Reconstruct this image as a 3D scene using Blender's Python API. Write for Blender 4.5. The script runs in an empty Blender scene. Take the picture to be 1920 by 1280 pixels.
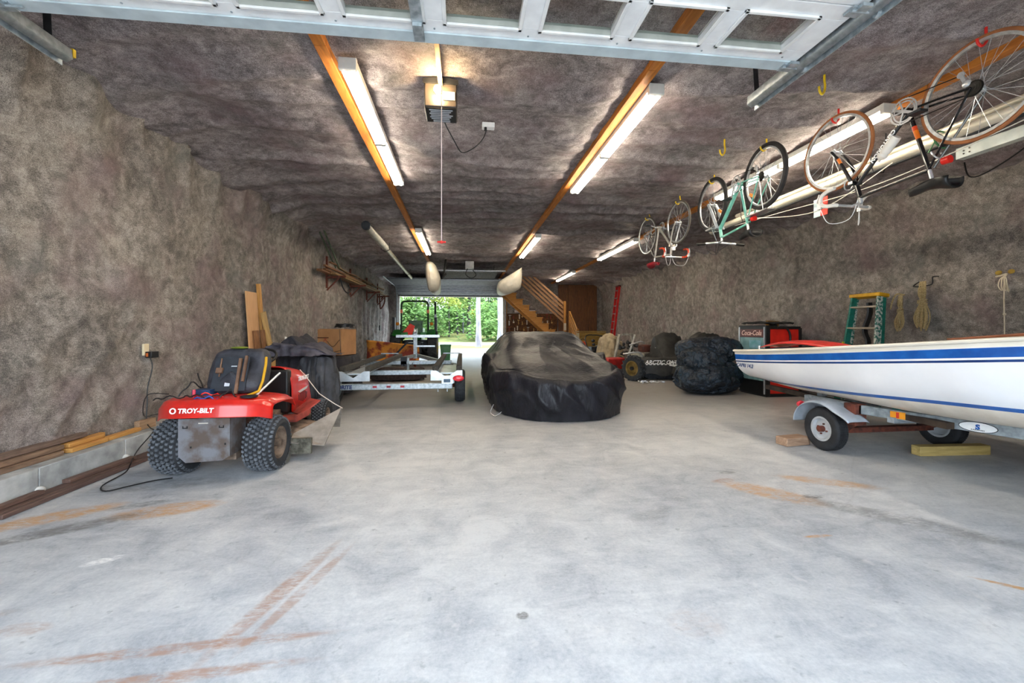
import bpy, math, random
from mathutils import Vector, Matrix, noise, Euler
PI = math.pi
random.seed(7)
SC = bpy.context.scene
COL = SC.collection

# ------------------------------------------------------------------ camera, sky, sun, exposure
cam_d = bpy.data.cameras.new('camera'); cam = bpy.data.objects.new('camera', cam_d); COL.objects.link(cam)
cam_d.sensor_width = 36; cam_d.lens = 36*790/1920; cam_d.shift_y = -23/1920
cam_d.clip_start = .05; cam_d.clip_end = 400
cam.location = (0, 0, 1.2); cam.rotation_euler = (PI/2, 0, -math.atan(93/790))
SC.camera = cam
w = bpy.data.worlds.new('sky'); SC.world = w; w.use_nodes = True
bg = w.node_tree.nodes['Background']; bg.inputs[0].default_value = (.76, .88, 1, 1); bg.inputs[1].default_value = 1.5
sd = bpy.data.lights.new('sun', 'SUN'); sd.energy = 1.3; sd.angle = .02; sd.color = (1, .95, .85)
sun = bpy.data.objects.new('sun', sd); COL.objects.link(sun)
sun.rotation_euler = Vector((.75, .12, .9)).to_track_quat('Z', 'Y').to_euler()
def portal(name, loc, rot, sx, sy):
    d = bpy.data.lights.new(name, 'AREA'); d.shape = 'RECTANGLE'; d.size = sx; d.size_y = sy
    d.cycles.is_portal = True
    o = bpy.data.objects.new(name, d); COL.objects.link(o); o.location = loc; o.rotation_euler = rot
portal('daylight_portal', (-.15, -.95, 1.5), (PI/2, 0, PI), 4.9, 3.0)
portal('daylight_portal', (-.45, 19.6, 1.35), (PI/2, 0, 0), 4.7, 2.7)
SC.view_settings.view_transform = 'Standard'; SC.view_settings.look = 'None'
SC.view_settings.gamma = 1; SC.view_settings.exposure = 2.72
SC.view_settings.use_curve_mapping = False
try:
    SC.cycles.use_denoising = True; SC.cycles.max_bounces = 10; SC.cycles.diffuse_bounces = 6
    SC.cycles.transparent_max_bounces = 12; SC.cycles.sample_clamp_indirect = 6
except Exception: pass

# ------------------------------------------------------------------ materials
def C(h):
    h = h.lstrip('#'); r = []
    for i in (0, 2, 4):
        x = int(h[i:i+2], 16)/255; r.append(x/12.92 if x <= .04045 else ((x+.055)/1.055)**2.4)
    return (r[0], r[1], r[2], 1)
def sc(c, k): return (c[0]*k, c[1]*k, c[2]*k, 1)
MATS = {}
class NT:
    def __init__(s, name):
        s.m = bpy.data.materials.new(name); s.m.use_nodes = True; s.t = s.m.node_tree; s.n = s.t.nodes; s.b = s.n['Principled BSDF']
        s.co = s.n.new('ShaderNodeTexCoord')
    def l(s, a, b): s.t.links.new(a, b)
    def mapping(s, scale, src='Object', rot=(0, 0, 0)):
        m = s.n.new('ShaderNodeMapping'); m.inputs['Scale'].default_value = scale; m.inputs['Rotation'].default_value = rot
        s.l(s.co.outputs[src], m.inputs[0]); return m.outputs[0]
    def noise(s, vec, scale, detail=4, rough=.55, dist=0):
        n = s.n.new('ShaderNodeTexNoise'); n.inputs['Scale'].default_value = scale; n.inputs['Detail'].default_value = detail
        n.inputs['Roughness'].default_value = rough; n.inputs['Distortion'].default_value = dist
        if vec: s.l(vec, n.inputs['Vector'])
        return n.outputs[0]
    def ramp(s, fac, stops):
        r = s.n.new('ShaderNodeValToRGB'); e = r.color_ramp.elements
        while len(e) < len(stops): e.new(.5)
        for q, (p, c) in zip(e, stops): q.position = p; q.color = c if len(c) == 4 else (*c, 1)
        s.l(fac, r.inputs[0]); return r.outputs[0]
    def mix(s, fac, a, b, mode='MIX'):
        x = s.n.new('ShaderNodeMix'); x.data_type = 'RGBA'; x.blend_type = mode
        for i, v in ((0, fac), (6, a), (7, b)):
            if hasattr(v, 'links'): s.l(v, x.inputs[i])
            else: x.inputs[i].default_value = v
        return x.outputs[2]
    def math(s, op, a, b=0, cl=False):
        x = s.n.new('ShaderNodeMath'); x.operation = op; x.use_clamp = cl
        for i, v in ((0, a), (1, b)):
            if hasattr(v, 'links'): s.l(v, x.inputs[i])
            else: x.inputs[i].default_value = v
        return x.outputs[0]
    def bump(s, h, st, d=.02):
        b = s.n.new('ShaderNodeBump'); b.inputs['Strength'].default_value = st; b.inputs['Distance'].default_value = d
        s.l(h, b.inputs['Height']); s.l(b.outputs[0], s.b.inputs['Normal'])
def pm(name, c1, c2=None, rough=.5, metal=0, scale=8, bump=0, bd=.01, detail=4, stretch=(1, 1, 1), coat=0, lo=.35, hi=.65):
    if name in MATS: return MATS[name]
    if isinstance(c1, str): c1 = C(c1)
    if c2 is None: c2 = sc(c1, .82)
    elif isinstance(c2, str): c2 = C(c2)
    t = NT(name); v = t.mapping(stretch); n = t.noise(v, scale, detail)
    t.l(t.ramp(n, [(lo, c2), (hi, c1)]), t.b.inputs['Base Color'])
    t.b.inputs['Roughness'].default_value = rough; t.b.inputs['Metallic'].default_value = metal
    if coat: t.b.inputs['Coat Weight'].default_value = coat
    if bump: t.bump(t.noise(v, scale*2, 6), bump, bd)
    MATS[name] = t.m; return t.m
def wood(name, c1, c2, axis='x', rough=.65, scale=10):
    st = {'x': (.12, 1, 1), 'y': (1, .12, 1), 'z': (1, 1, .12)}[axis]
    nm = name+'_'+axis
    if nm in MATS: return MATS[nm]
    t = NT(nm); v = t.mapping(st); n = t.noise(v, scale*2, 5, .6, 1.5); n2 = t.noise(t.mapping((1, 1, 1)), 2.5, 2)
    c = t.ramp(n, [(.3, C(c2)), (.65, C(c1))]); c = t.mix(t.math('MULTIPLY', n2, .35), c, C(c2))
    t.l(c, t.b.inputs['Base Color']); t.b.inputs['Roughness'].default_value = rough; t.bump(n, .3, .004)
    MATS[nm] = t.m; return t.m
def emit(name, col, st):
    if name in MATS: return MATS[name]
    m = bpy.data.materials.new(name); m.use_nodes = True; b = m.node_tree.nodes['Principled BSDF']
    b.inputs['Base Color'].default_value = col; b.inputs['Emission Color'].default_value = col; b.inputs['Emission Strength'].default_value = st
    MATS[name] = m; return m

# ------------------------------------------------------------------ mesh builder
def V(*a): return Vector(a)
def frame_of(d):
    d = Vector(d).normalized(); u = Vector((0, 0, 1)) if abs(d.z) < .9 else Vector((1, 0, 0))
    a = d.cross(u).normalized(); return a, d.cross(a).normalized()
class MB:
    def __init__(s): s.v = []; s.f = []; s.mi = []; s.k = 0; s.M = None
    def add(s, vs, fs):
        o = len(s.v)
        for p in vs: s.v.append(tuple(s.M @ Vector(p)) if s.M else tuple(p))
        for f in fs: s.f.append([i+o for i in f]); s.mi.append(s.k)
    def box(s, c, d, rot=None):
        x, y, z = d[0]/2, d[1]/2, d[2]/2; R = Euler(rot).to_matrix() if rot else None; vs = []
        for k in (-z, z):
            for (a, b) in ((-x, -y), (x, -y), (x, y), (-x, y)):
                p = Vector((a, b, k)); p = R @ p if R else p; vs.append(p+Vector(c))
        s.add(vs, [(3, 2, 1, 0), (4, 5, 6, 7), (0, 1, 5, 4), (1, 2, 6, 5), (2, 3, 7, 6), (3, 0, 4, 7)]); return s
    def span(s, lo, hi):
        return s.box([(a+b)/2 for a, b in zip(lo, hi)], [abs(b-a) for a, b in zip(lo, hi)])
    def beam(s, p, q, wd, ht, up=(0, 0, 1)):
        p, q = Vector(p), Vector(q); d = (q-p).normalized(); a = d.cross(Vector(up)).normalized(); b = a.cross(d).normalized(); vs = []
        for e in (p, q):
            for (i, j) in ((-1, -1), (1, -1), (1, 1), (-1, 1)): vs.append(e+a*i*wd/2+b*j*ht/2)
        s.add(vs, [(0, 1, 2, 3), (7, 6, 5, 4), (0, 4, 5, 1), (1, 5, 6, 2), (2, 6, 7, 3), (3, 7, 4, 0)]); return s
    def tube(s, pts, r, n=8, closed=False, caps=True, flat=1):
        pts = [Vector(p) for p in pts]; m = len(pts); rs = r if isinstance(r, (list, tuple)) else [r]*m; vs = []; fs = []; pa = None
        for i, p in enumerate(pts):
            if closed: d = pts[(i+1) % m]-pts[i-1]
            else: d = pts[min(i+1, m-1)]-pts[max(i-1, 0)]
            d = d.normalized()
            if pa is None: a, _ = frame_of(d)
            else: a = (pa-d*pa.dot(d)).normalized()
            pa = a; b = d.cross(a)
            for j in range(n):
                t = 2*PI*j/n; vs.append(p+a*math.cos(t)*rs[i]+b*math.sin(t)*rs[i]*flat)
        for i in range(m if closed else m-1):
            for j in range(n):
                k = (i+1) % m; fs.append((i*n+j, i*n+(j+1) % n, k*n+(j+1) % n, k*n+j))
        if caps and not closed: fs.append(tuple(range(n-1, -1, -1))); fs.append(tuple((m-1)*n+j for j in range(n)))
        s.add(vs, fs); return s
    def cyl(s, p, q, r, r2=None, n=12): return s.tube([p, q], [r, r if r2 is None else r2], n)
    def lathe(s, prof, c, axis, n=24, closed=False):
        c = Vector(c); ax = Vector(axis).normalized(); a, b = frame_of(ax); m = len(prof); vs = []; fs = []
        for (r, h) in prof:
            for j in range(n):
                t = 2*PI*j/n; vs.append(c+ax*h+(a*math.cos(t)+b*math.sin(t))*r)
        for i in range(m if closed else m-1):
            k = (i+1) % m
            for j in range(n): fs.append((i*n+j, i*n+(j+1) % n, k*n+(j+1) % n, k*n+j))
        if not closed:
            if prof[0][0] > 1e-4: fs.append(tuple(range(n-1, -1, -1)))
            if prof[-1][0] > 1e-4: fs.append(tuple((m-1)*n+j for j in range(n)))
        s.add(vs, fs); return s
    def grid(s, fn, nu, nv, cu=False, cv=False, mf=None):
        vs = [fn(i/(nu if cu else nu-1), j/(nv if cv else nv-1)) for i in range(nu) for j in range(nv)]
        o = len(s.v)
        for p in vs: s.v.append(tuple(s.M @ Vector(p)) if s.M else tuple(p))
        for i in range(nu if cu else nu-1):
            for j in range(nv if cv else nv-1):
                a, b = (i+1) % nu, (j+1) % nv; s.f.append([o+i*nv+j, o+a*nv+j, o+a*nv+b, o+i*nv+b]); s.mi.append(mf(i, j) if mf else s.k)
        return s
    def prism(s, poly, fn, t0, t1):
        """poly: 2D points; fn(a, b, t) -> 3D"""
        n = len(poly); vs = [fn(a, b, t0) for a, b in poly]+[fn(a, b, t1) for a, b in poly]
        s.add(vs, [tuple(range(n)), tuple(range(2*n-1, n-1, -1))]+[(i, i+n, (i+1) % n+n, (i+1) % n) for i in range(n)]); return s
    def ball(s, c, r, n=12, sq=(1, 1, 1), m=8):
        vs = []; fs = []; c = Vector(c)
        for i in range(m+1):
            a = PI*i/m
            for j in range(n):
                t = 2*PI*j/n; vs.append(c+Vector((math.sin(a)*math.cos(t)*sq[0], math.sin(a)*math.sin(t)*sq[1], math.cos(a)*sq[2]))*r)
        for i in range(m):
            for j in range(n): fs.append((i*n+j, (i+1)*n+j, (i+1)*n+(j+1) % n, i*n+(j+1) % n))
        s.add(vs, fs); return s
    def build(s, name, mat, parent=None, bevel=0, ang=35, solid=0, flat=False, sub=0):
        me = bpy.data.meshes.new(name); me.from_pydata(s.v, [], s.f)
        for m in (mat if isinstance(mat, (list, tuple)) else [mat]): me.materials.append(m)
        me.polygons.foreach_set('material_index', s.mi)
        if not flat:
            me.polygons.foreach_set('use_smooth', [True]*len(me.polygons))
            me.update(); me.set_sharp_from_angle(angle=math.radians(ang))
        me.validate(); me.update()
        o = bpy.data.objects.new(name, me); COL.objects.link(o)
        if parent: o.parent = parent
        if solid: q = o.modifiers.new('solid', 'SOLIDIFY'); q.thickness = solid; q.offset = 0
        if bevel: q = o.modifiers.new('bevel', 'BEVEL'); q.width = bevel; q.segments = 2; q.limit_method = 'ANGLE'; q.harden_normals = False
        if sub: q = o.modifiers.new('sub', 'SUBSURF'); q.levels = q.render_levels = sub
        return o
def thing(name, label, cat, loc=(0, 0, 0), rz=0, group=None):
    o = bpy.data.objects.new(name, None); COL.objects.link(o); o.location = loc; o.rotation_euler = (0, 0, rz); o.empty_display_size = .1
    return tag(o, label, cat, group)
def tag(o, label, cat, group=None, kind=None):
    o['label'] = label; o['category'] = cat
    if group: o['group'] = group
    if kind: o['kind'] = kind
    return o
def struct(o, label=None):
    o['kind'] = 'structure'
    if label: o['label'] = label
    return o
def copy_tree(o, parent=None):
    c = o.copy(); COL.objects.link(c)
    if parent: c.parent = parent
    for ch in [q for q in bpy.data.objects if q.parent == o]: copy_tree(ch, c)
    return c
def lettering(name, text, size, mat, parent, loc, rot, ext=.001, shear=0, off=0, align='CENTER'):
    cu = bpy.data.curves.new(name, 'FONT'); cu.body = text; cu.size = size; cu.extrude = ext; cu.align_x = align; cu.align_y = 'CENTER'; cu.shear = shear; cu.offset = off
    cu.resolution_u = 3
    to = bpy.data.objects.new('tmp', cu); COL.objects.link(to)
    bpy.context.view_layer.update()
    me = bpy.data.meshes.new_from_object(to.evaluated_get(bpy.context.evaluated_depsgraph_get()))
    bpy.data.objects.remove(to); bpy.data.curves.remove(cu)
    me.materials.clear(); me.materials.append(mat)
    o = bpy.data.objects.new(name, me); COL.objects.link(o)
    if parent: o.parent = parent
    o.location = loc; o.rotation_euler = rot
    return o
def fn3(p, s=1, o=0): return noise.noise(Vector((p[0]*s+o, p[1]*s+o*1.7, p[2]*s-o)))
def ridge(p, s=1, o=0): return 1-2*abs(fn3(p, s, o))
def sstep(a, b, x):
    t = min(1, max(0, (x-a)/(b-a))); return t*t*(3-2*t)
def lerp(a, b, t): return a+(b-a)*t
def interp(tab, x):
    if x <= tab[0][0]: return tab[0][1]
    for (a, p), (b, q) in zip(tab, tab[1:]):
        if x <= b:
            t = (x-a)/(b-a); t = t*t*(3-2*t)*.5+t*.5; return p+(q-p)*t
    return tab[-1][1]
def arc(c, r, a0, a1, n, u, v):
    c, u, v = Vector(c), Vector(u), Vector(v)
    return [c+u*math.cos(a0+(a1-a0)*i/(n-1))*r+v*math.sin(a0+(a1-a0)*i/(n-1))*r for i in range(n)]

M_ALU = pm('brushed_aluminium', '#c8ccd0', '#a8acb0', .35, .85, 30, .05)
M_GALV = pm('galvanised_steel', '#b9c2c8', '#8f9aa0', .45, .55, 25, .05)
M_BLK = pm('black_plastic', '#141416', '#0b0b0c', .5)
M_RUB = pm('tyre_rubber', '#33363a', '#202326', .8, 0, 30, .2)
M_RUBD = pm('dusty_highlight_rubber', '#666a70', '#45484d', .75, 0, 14, .3)  # dusty rubber, lightened and blued to paint highlights on the tread
M_DIRT = pm('dusty_brown_metal', '#94806f', '#5c4c40', .85, .1, 12, .3)
M_STEEL = pm('dark_steel', '#3a3c40', '#26282b', .5, .6)
M_CHROME = pm('chrome', '#e4e6e8', '#c4c6c8', .25, .55)
M_WHT = pm('white_paint', '#f0f0ee', '#e0e2e4', .45)
M_RED = pm('red_paint', '#d8261c', '#bb1c14', .35, 0, 6, coat=.4)
M_RUST = pm('rusty_steel', '#7a4030', '#4a2a22', .9, .2, 20, .4)
M_YEL = pm('yellow_plastic', '#e8c41a', '#cfa810', .4)
M_LTXT = pm('white_lettering', '#ffffff', '#f4f4f4', .5)
M_DTXT = pm('black_lettering', '#15171c', '#101216', .5)
# ------------------------------------------------------------------ the building
def insulation(name, tint=(1, 1, 1), fib=(1, 1, 1)):
    t = NT(name)
    big = t.noise(t.mapping((1, 1, 1)), .9, 3, .5, .5)
    mid = t.noise(t.mapping((1, 1, 1)), 5.5, 5, .62, .8)
    f1 = t.noise(t.mapping((fib[0]*1, fib[1]*6, fib[2]*2), rot=(.5, .6, .5)), 44, 7, .75, 1.6)
    f2 = t.noise(t.mapping((fib[0]*6, fib[1]*1, fib[2]*4), rot=(-.6, .4, -.7)), 40, 7, .75, 1.6)
    pk = t.noise(t.mapping((1, 1, 1)), 1.7, 2, .5)
    a = [.052*tint[0], .048*tint[1], .047*tint[2], 1]; b = [.42*tint[0], .40*tint[1], .385*tint[2], 1]; mdl = [.185*tint[0], .173*tint[1], .163*tint[2], 1]
    f3 = t.noise(t.mapping((1, 1, 1)), 70, 8, .8, 3.5)
    f = t.math('ADD', t.math('MULTIPLY', mid, .22), t.math('ADD', t.math('MULTIPLY', f1, .42), t.math('MULTIPLY', f2, .42)))
    f = t.math('ADD', t.math('MULTIPLY', big, .12), f); f = t.math('ADD', f, t.math('MULTIPLY', t.math('SUBTRACT', t.noise(t.mapping((1, 1, 1)), 12, 3, .55, .4), .5), .16)); f = t.math('ADD', t.math('MULTIPLY', f3, .55), f)
    c = t.ramp(f, [(.772, a), (.872, mdl), (.965, b)])
    c = t.mix(t.ramp(pk, [(.5, (0, 0, 0, 1)), (.72, (.55, .55, .55, 1))]), c, (.19, .12, .13, 1))
    c2 = t.mix(t.ramp(t.noise(t.mapping((1, 1, 1)), 2.3, 3), [(.55, (0, 0, 0, 1)), (.75, (.45, .45, .45, 1))]), c, (.17, .18, .165, 1))
    t.l(c2, t.b.inputs['Base Color']); t.b.inputs['Roughness'].default_value = .75
    t.b.inputs['Specular IOR Level'].default_value = .25
    t.bump(t.math('ADD', t.math('MULTIPLY', f1, .5), t.math('ADD', mid, t.math('MULTIPLY', f2, .5))), .38, .03)
    return t.m
M_INW = insulation('insulation_blanket_wall', (1.2, 1.14, 1.07))
M_INC = insulation('insulation_blanket_ceiling', (1.5, 1.41, 1.5), (.5, 1.2, 1))
XL, XR, YF, YB, ZC = -3.31, 6.62, -.95, 19.5, 3.4

def wall_left(u, v):
    y = YF+(YB-YF)*u; z = .2+(ZC-.2+.02)*v
    p = (y*.8, z*.8, 0)
    d = .05*fn3(p, 1.1)+.03*fn3(p, 3.2, 4)+.012*fn3(p, 8, 9)
    top = sstep(2.55, 3.4, z)
    fold = ridge((y*1.3+z*.5, z*.25, 0), 1.2, 3); d += top*.17*max(0, fold)**2*(1 if y < 9 else .4)
    fold2 = ridge((y*.9-z*.8, z*.5, 2), 1.6, 8); d += sstep(7.5, 3, y)*.045*max(0, fold2)**3
    d += sstep(8, 12, y)*.045*(math.sin(y*9.5+fn3((y, z, 0), .7)*2))*sstep(3.1, 2.6, z)
    d += top*.12*sstep(5, 3, y) + top*.03
    return (XL+.02+max(-.02, d+.03), y, z)
M_FL = None
struct(MB().grid(wall_left, 420, 84).build('wall_left', M_INW, ang=80))
def wall_right(u, v):
    y = YF+(YB-YF)*u; z = (ZC+.02)*v
    p = (y*.8, z*.8, 7)
    d = .05*fn3(p, 1.1)+.03*fn3(p, 3.2, 4)+.012*fn3(p, 8, 9)
    top = sstep(2.7, 3.4, z)
    fold = ridge((y*1.1-z*.8, z*.3, 5), 1.1, 3); d += top*.16*max(0, fold)**2+top*.10
    return (XR-.02-max(-.02, d+.03), y, z)
struct(MB().grid(wall_right, 360, 70).build('wall_right', M_INW, ang=80))
BEAMS = (-1.06, 1.56, 4.16)
def ceil_f(u, v):
    x = XL-.02+(XR-XL+.04)*u; y = YF+(YB-YF)*v
    bx = min(abs(x-b) for b in BEAMS)
    e = sstep(0, .35, bx)
    d = .035*fn3((x, y, 1), 1.2)+.025*fn3((x*.8, y*1.3, 3), 3.0, 5)
    d += .024*math.sin(y*10.2+1.4*fn3((x*.5, y*.3, 0), 1))*sstep(4, 11, y)
    d += .060*max(0, ridge((x*.22, y*1.25, 4), 1.3, 2))**3
    puck = sstep(.75, .05, bx)*.006*math.sin(y*17+4*fn3((x*2, y, 0), 1))
    ed = min(x-XL, XR-x); sag = sstep(.75, 0, ed)*(.06+.13*abs(math.sin(PI*(y+.35)/1.85+.3*math.sin(y)))**.7)
    return (x, y, ZC-.015-max(-.01, (d*e+.008*e+puck+sag)))
struct(MB().grid(ceil_f, 260, 460).build('ceiling', M_INC, ang=80))
def wall_back():
    m = MB()
    def gr(x0, x1, z0, z1, n, k):
        def f(u, v):
            x = lerp(x0, x1, u); z = lerp(z0, z1, v); d = .04*fn3((x, z, 3), 2)+.04*max(0, ridge((x*1.4+z*1.2, z, 0), 1.6))**2
            return (x, YB-.05-max(-.02, d), z)
        m.grid(f, n, k)
    gr(XL, -2.8, 0, ZC, 14, 60); gr(-2.8, 1.88, 2.74, ZC, 60, 12); gr(1.88, XR, 0, ZC, 60, 50)
    return m
struct(wall_back().build('wall_back', M_INW, ang=80))
struct(MB().span((XL-.3, YF-.1, 0), (-2.6, YF, ZC)).span((2.3, YF-.1, 0), (XR+.3, YF, ZC)).span((-2.6, YF-.1, 3.0), (2.3, YF, ZC)).build('wall_front', pm('painted_siding', '#b9b4aa', '#a29d94', .8, 0, 3, .1)))
# outer skin so that no daylight leaks past the blankets
struct(MB().span((XL-.4, YF-.1, -.1), (XL-.3, YB+.15, 3.7)).span((XR+.3, YF-.1, -.1), (XR+.4, YB+.15, 3.7))
       .span((XL-.4, YB+.02, -.1), (-2.84, YB+.15, 3.7)).span((1.9, YB+.02, -.1), (XR+.4, YB+.15, 3.7)).span((-2.84, YB+.02, 2.72), (1.9, YB+.15, 3.7))
       .build('wall_outer', pm('metal_siding', '#8c8478', '#7a7268', .7)))
struct(MB().span((XL-.8, YF-.6, 3.7), (XR+.8, YB+.7, 3.85)).build('roof', pm('roof_metal', '#6a6a6a', None, .6)))

# floor: worn concrete with its own stains
def floor_mat():
    t = NT('worn_concrete'); o = t.mapping((1, 1, 1))
    big = t.noise(o, .55, 4, .55, .6); mid = t.noise(o, 3.2, 8, .68, .7); fine = t.noise(o, 55, 6, .75); st = t.noise(t.mapping((.5, 2.2, 1), rot=(0, 0, .5)), 5, 6, .7, .8)
    f = t.math('ADD', t.math('MULTIPLY', big, .35), t.math('ADD', t.math('MULTIPLY', mid, .45), t.math('MULTIPLY', fine, .25)))
    f = t.math('ADD', f, t.math('MULTIPLY', st, .18))
    c = t.ramp(f, [(.44, (.20, .215, .24, 1)), (.56, (.38, .40, .43, 1)), (.69, (.56, .57, .58, 1))])
    sp = t.noise(o, 16, 3, .6); c = t.mix(t.ramp(sp, [(.64, (0, 0, 0, 1)), (.74, (.5, .5, .5, 1))]), c, (.16, .17, .19, 1))
    wt = t.noise(o, 9, 4, .6, .5); c = t.mix(t.ramp(wt, [(.62, (0, 0, 0, 1)), (.74, (.5, .5, .5, 1))]), c, (.62, .61, .60, 1))
    # the floor turns darker and browner with depth
    sep = t.n.new('ShaderNodeSeparateXYZ'); t.l(t.co.outputs['Object'], sep.inputs[0])
    deep_tone = t.math('MULTIPLY', t.math('SUBTRACT', sep.outputs[1], 4.3), .30, True)
    c = t.mix(t.math('MULTIPLY', deep_tone, .72), c, (.19, .165, .135, 1))
    dn = t.noise(o, 7, 5, .7, .5); fr = t.noise(t.mapping((1, 4, 1)), 14, 4, .7, 1)
    S = STAINS
    for (x, y, rx, ry, a, col, k) in S:
        m = t.n.new('ShaderNodeMapping'); m.vector_type = 'TEXTURE'; m.inputs['Location'].default_value = (x, y, 0); m.inputs['Rotation'].default_value = (0, 0, a); m.inputs['Scale'].default_value = (rx, ry, 1)
        t.l(t.co.outputs['Object'], m.inputs[0])
        g = t.n.new('ShaderNodeTexGradient'); g.gradient_type = 'SPHERICAL'; t.l(m.outputs[0], g.inputs[0])
        q = t.math('MULTIPLY', g.outputs[1], 3.0, True)
        n = t.math('MULTIPLY', t.math('SUBTRACT', t.math('ADD', t.math('MULTIPLY', dn, .5), t.math('MULTIPLY', fr, .5)), .40), 6.0, True)
        q = t.math('MULTIPLY', t.math('MULTIPLY', q, n), k)
        c = t.mix(q, c, col)
    # control cracks
    v = t.n.new('ShaderNodeTexVoronoi'); v.feature = 'DISTANCE_TO_EDGE'; v.inputs['Scale'].default_value = .42
    mm = t.n.new('ShaderNodeVectorMath'); mm.operation = 'ADD'; nn = t.n.new('ShaderNodeTexNoise'); nn.inputs['Scale'].default_value = 2.2; nn.inputs['Detail'].default_value = 5
    t.l(t.co.outputs['Object'], mm.inputs[0]); t.l(nn.outputs[1], mm.inputs[1]); t.l(mm.outputs[0], v.inputs['Vector'])
    c = t.mix(t.ramp(v.outputs[0], [(0, (.10, .10, .10, 1)), (.003, (0, 0, 0, 1))]), c, (.12, .12, .13, 1))
    t.l(c, t.b.inputs['Base Color'])
    r = t.ramp(mid, [(.3, (.42, .42, .42, 1)), (.7, (.62, .62, .62, 1))]); t.l(r, t.b.inputs['Roughness'])
    t.bump(t.math('ADD', t.math('MULTIPLY', fine, .3), mid), .12, .01)
    return t.m
OR = (.50, .27, .10, 1); RB = (.34, .20, .14, 1); DK = (.13, .125, .12, 1); WH = (.85, .85, .84, 1)
STAINS = [(-2.62, 3.0, .42, .12, .55, OR, .9), (-1.95, 3.05, .36, .13, .25, OR, .85), (-2.38, 2.82, .45, .09, .55, DK, .75), (-2.2, 3.15, .2, .06, .4, DK, .6), (-2.35, 3.55, .6, .14, .1, DK, .55),
 (-1.85, 2.42, .10, .04, .5, WH, .9), (-.82, 2.05, .05, .50, -.28, RB, .75), (-.72, 2.05, .035, .45, -.28, RB, .6), (-1.05, 1.72, .62, .035, .04, RB, .8), (-1.15, 1.57, .68, .035, .06, RB, .8),
 (-2.15, 1.95, .3, .05, .3, RB, .5), (-1.75, 1.9, .12, .05, 0, RB, .5), (-2.0, 1.72, .2, .05, .1, OR, .5), (-1.7, 1.4, .25, .04, .2, RB, .45),
 (2.25, 2.85, .14, .38, .75, OR, .8), (2.05, 3.12, .12, .05, .2, RB, .8), (2.85, 3.0, .40, .10, -.5, OR, .7), (2.2, 3.3, .09, .04, 0, DK, .6), (2.5, 2.75, .09, .045, 0, DK, .9), (2.75, 2.35, .12, .62, .75, DK, .55),
 (2.05, 2.22, .10, .018, 0, OR, .9), (2.62, 1.62, .25, .022, -.7, OR, .9), (.95, 1.62, .13, .10, 0, RB, .22), (.25, 1.75, .03, .03, 0, DK, .8), (1.2, 2.6, .2, .08, .2, DK, .25)]
STAINS += [(1.9, 9.0, 3.5, 3.0, 0, (.20, .17, .13, 1), .35)]
struct(MB().grid(lambda u, v: (lerp(XL-.3, XR+.3, u), lerp(YF-.1, YB+.15, v), 0), 3, 3).build('floor', floor_mat(), flat=True))

# concrete curb along the left wall
M_CURB = pm('curb_concrete', '#b9bab8', '#8c8d8c', .85, 0, 6, .35, .02, 8)
def curb():
    m = MB()
    for a, b in ((YF, 3.40), (3.404, 4.18), (4.184, 5.2), (5.204, 7.9), (7.904, YB)):
        m.span((XL, a, 0), (-3.02, b, .205))
    return m
struct(curb().build('trim_1', M_CURB, bevel=.006), 'grey concrete curb along the left wall')
mz = MB()
for y in (3.40, 4.18): mz.ball((-3.015, y, .045), .03, 8, (1, 1.2, .9))
mzo = mz.build('anchor', pm('mortar', '#d8d6d0', None, .8)); mzo.parent = bpy.data.objects['trim_1']
# wooden strips that pin the ceiling blanket
M_BEAM = wood('strip_wood', '#d98a35', '#a05a1c', 'y')
for k, x in enumerate(BEAMS):
    m = MB()
    y = .2
    while y < YB-.1:
        L = min(3.1, YB-.1-y); m.span((x-.045, y, ZC-.08), (x+.045, y+L-.006, ZC-.01)); y += L
    struct(m.build('trim_%d' % (k+2), M_BEAM, bevel=.004), 'long wooden strip across the ceiling blanket')
# back door jambs and header
M_JAMB = pm('jamb_white', '#d9d6cc', '#c0bdb4', .6)
struct(MB().span((-2.9, YB-.12, 0), (-2.82, YB+.18, 2.76)).span((1.86, YB-.12, 0), (1.94, YB+.18, 2.76)).span((-2.9, YB-.12, 2.68), (1.94, YB+.18, 2.78)).build('trim_5', M_JAMB), 'pale frame around the rear doorway')
struct(MB().span((1.94, YB-.2, 0), (2.05, YB-.08, 3.2)).build('trim_6', wood('post_wood', '#a87a48', '#6e4a28', 'z')), 'wooden post beside the rear doorway')

# rear overhead door, open under the ceiling
M_DOORG = pm('ribbed_door_paint', '#aab0b8', '#8c929a', .45, .2)
d2 = struct(thing('door_2', 'open ribbed overhead door above rear doorway', 'door', (-.47, 19.3, 2.78)))
for k in range(5):
    m = MB(); y0, y1 = -.62*k, -.62*(k+1)+.012
    z = lambda y: .30*sstep(0, -1.4, y)*1.0+.02*(-y)
    def f(u, v, y0=y0, y1=y1):
        y = lerp(y0, y1, v); r = .03*(1 if (v*4) % 1 < .5 else 0); return (lerp(-2.36, 2.36, u), y, z(y)-r)
    m.grid(f, 2, 33); m.box((0, (y0+y1)/2, z((y0+y1)/2)+.03), (4.72, .6, .03), (-.0, 0, 0)) if False else None
    dp = m.build('door_panel', M_DOORG, d2, solid=.03, ang=20)
    rb = MB()
    for q in range(4): y = lerp(y0, y1, (q+.5)/4); rb.box((0, y, z(y)-.022), (4.7, .03, .03))
    rb.build('rib', pm('door_groove_shade', '#5c6066', '#484c52', .6), dp)  # dark strips painting the shade in the door grooves
MB().span((-2.36, -.02, -.08), (2.36, .03, .02)).build('weather_strip', M_STEEL, d2)
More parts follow.
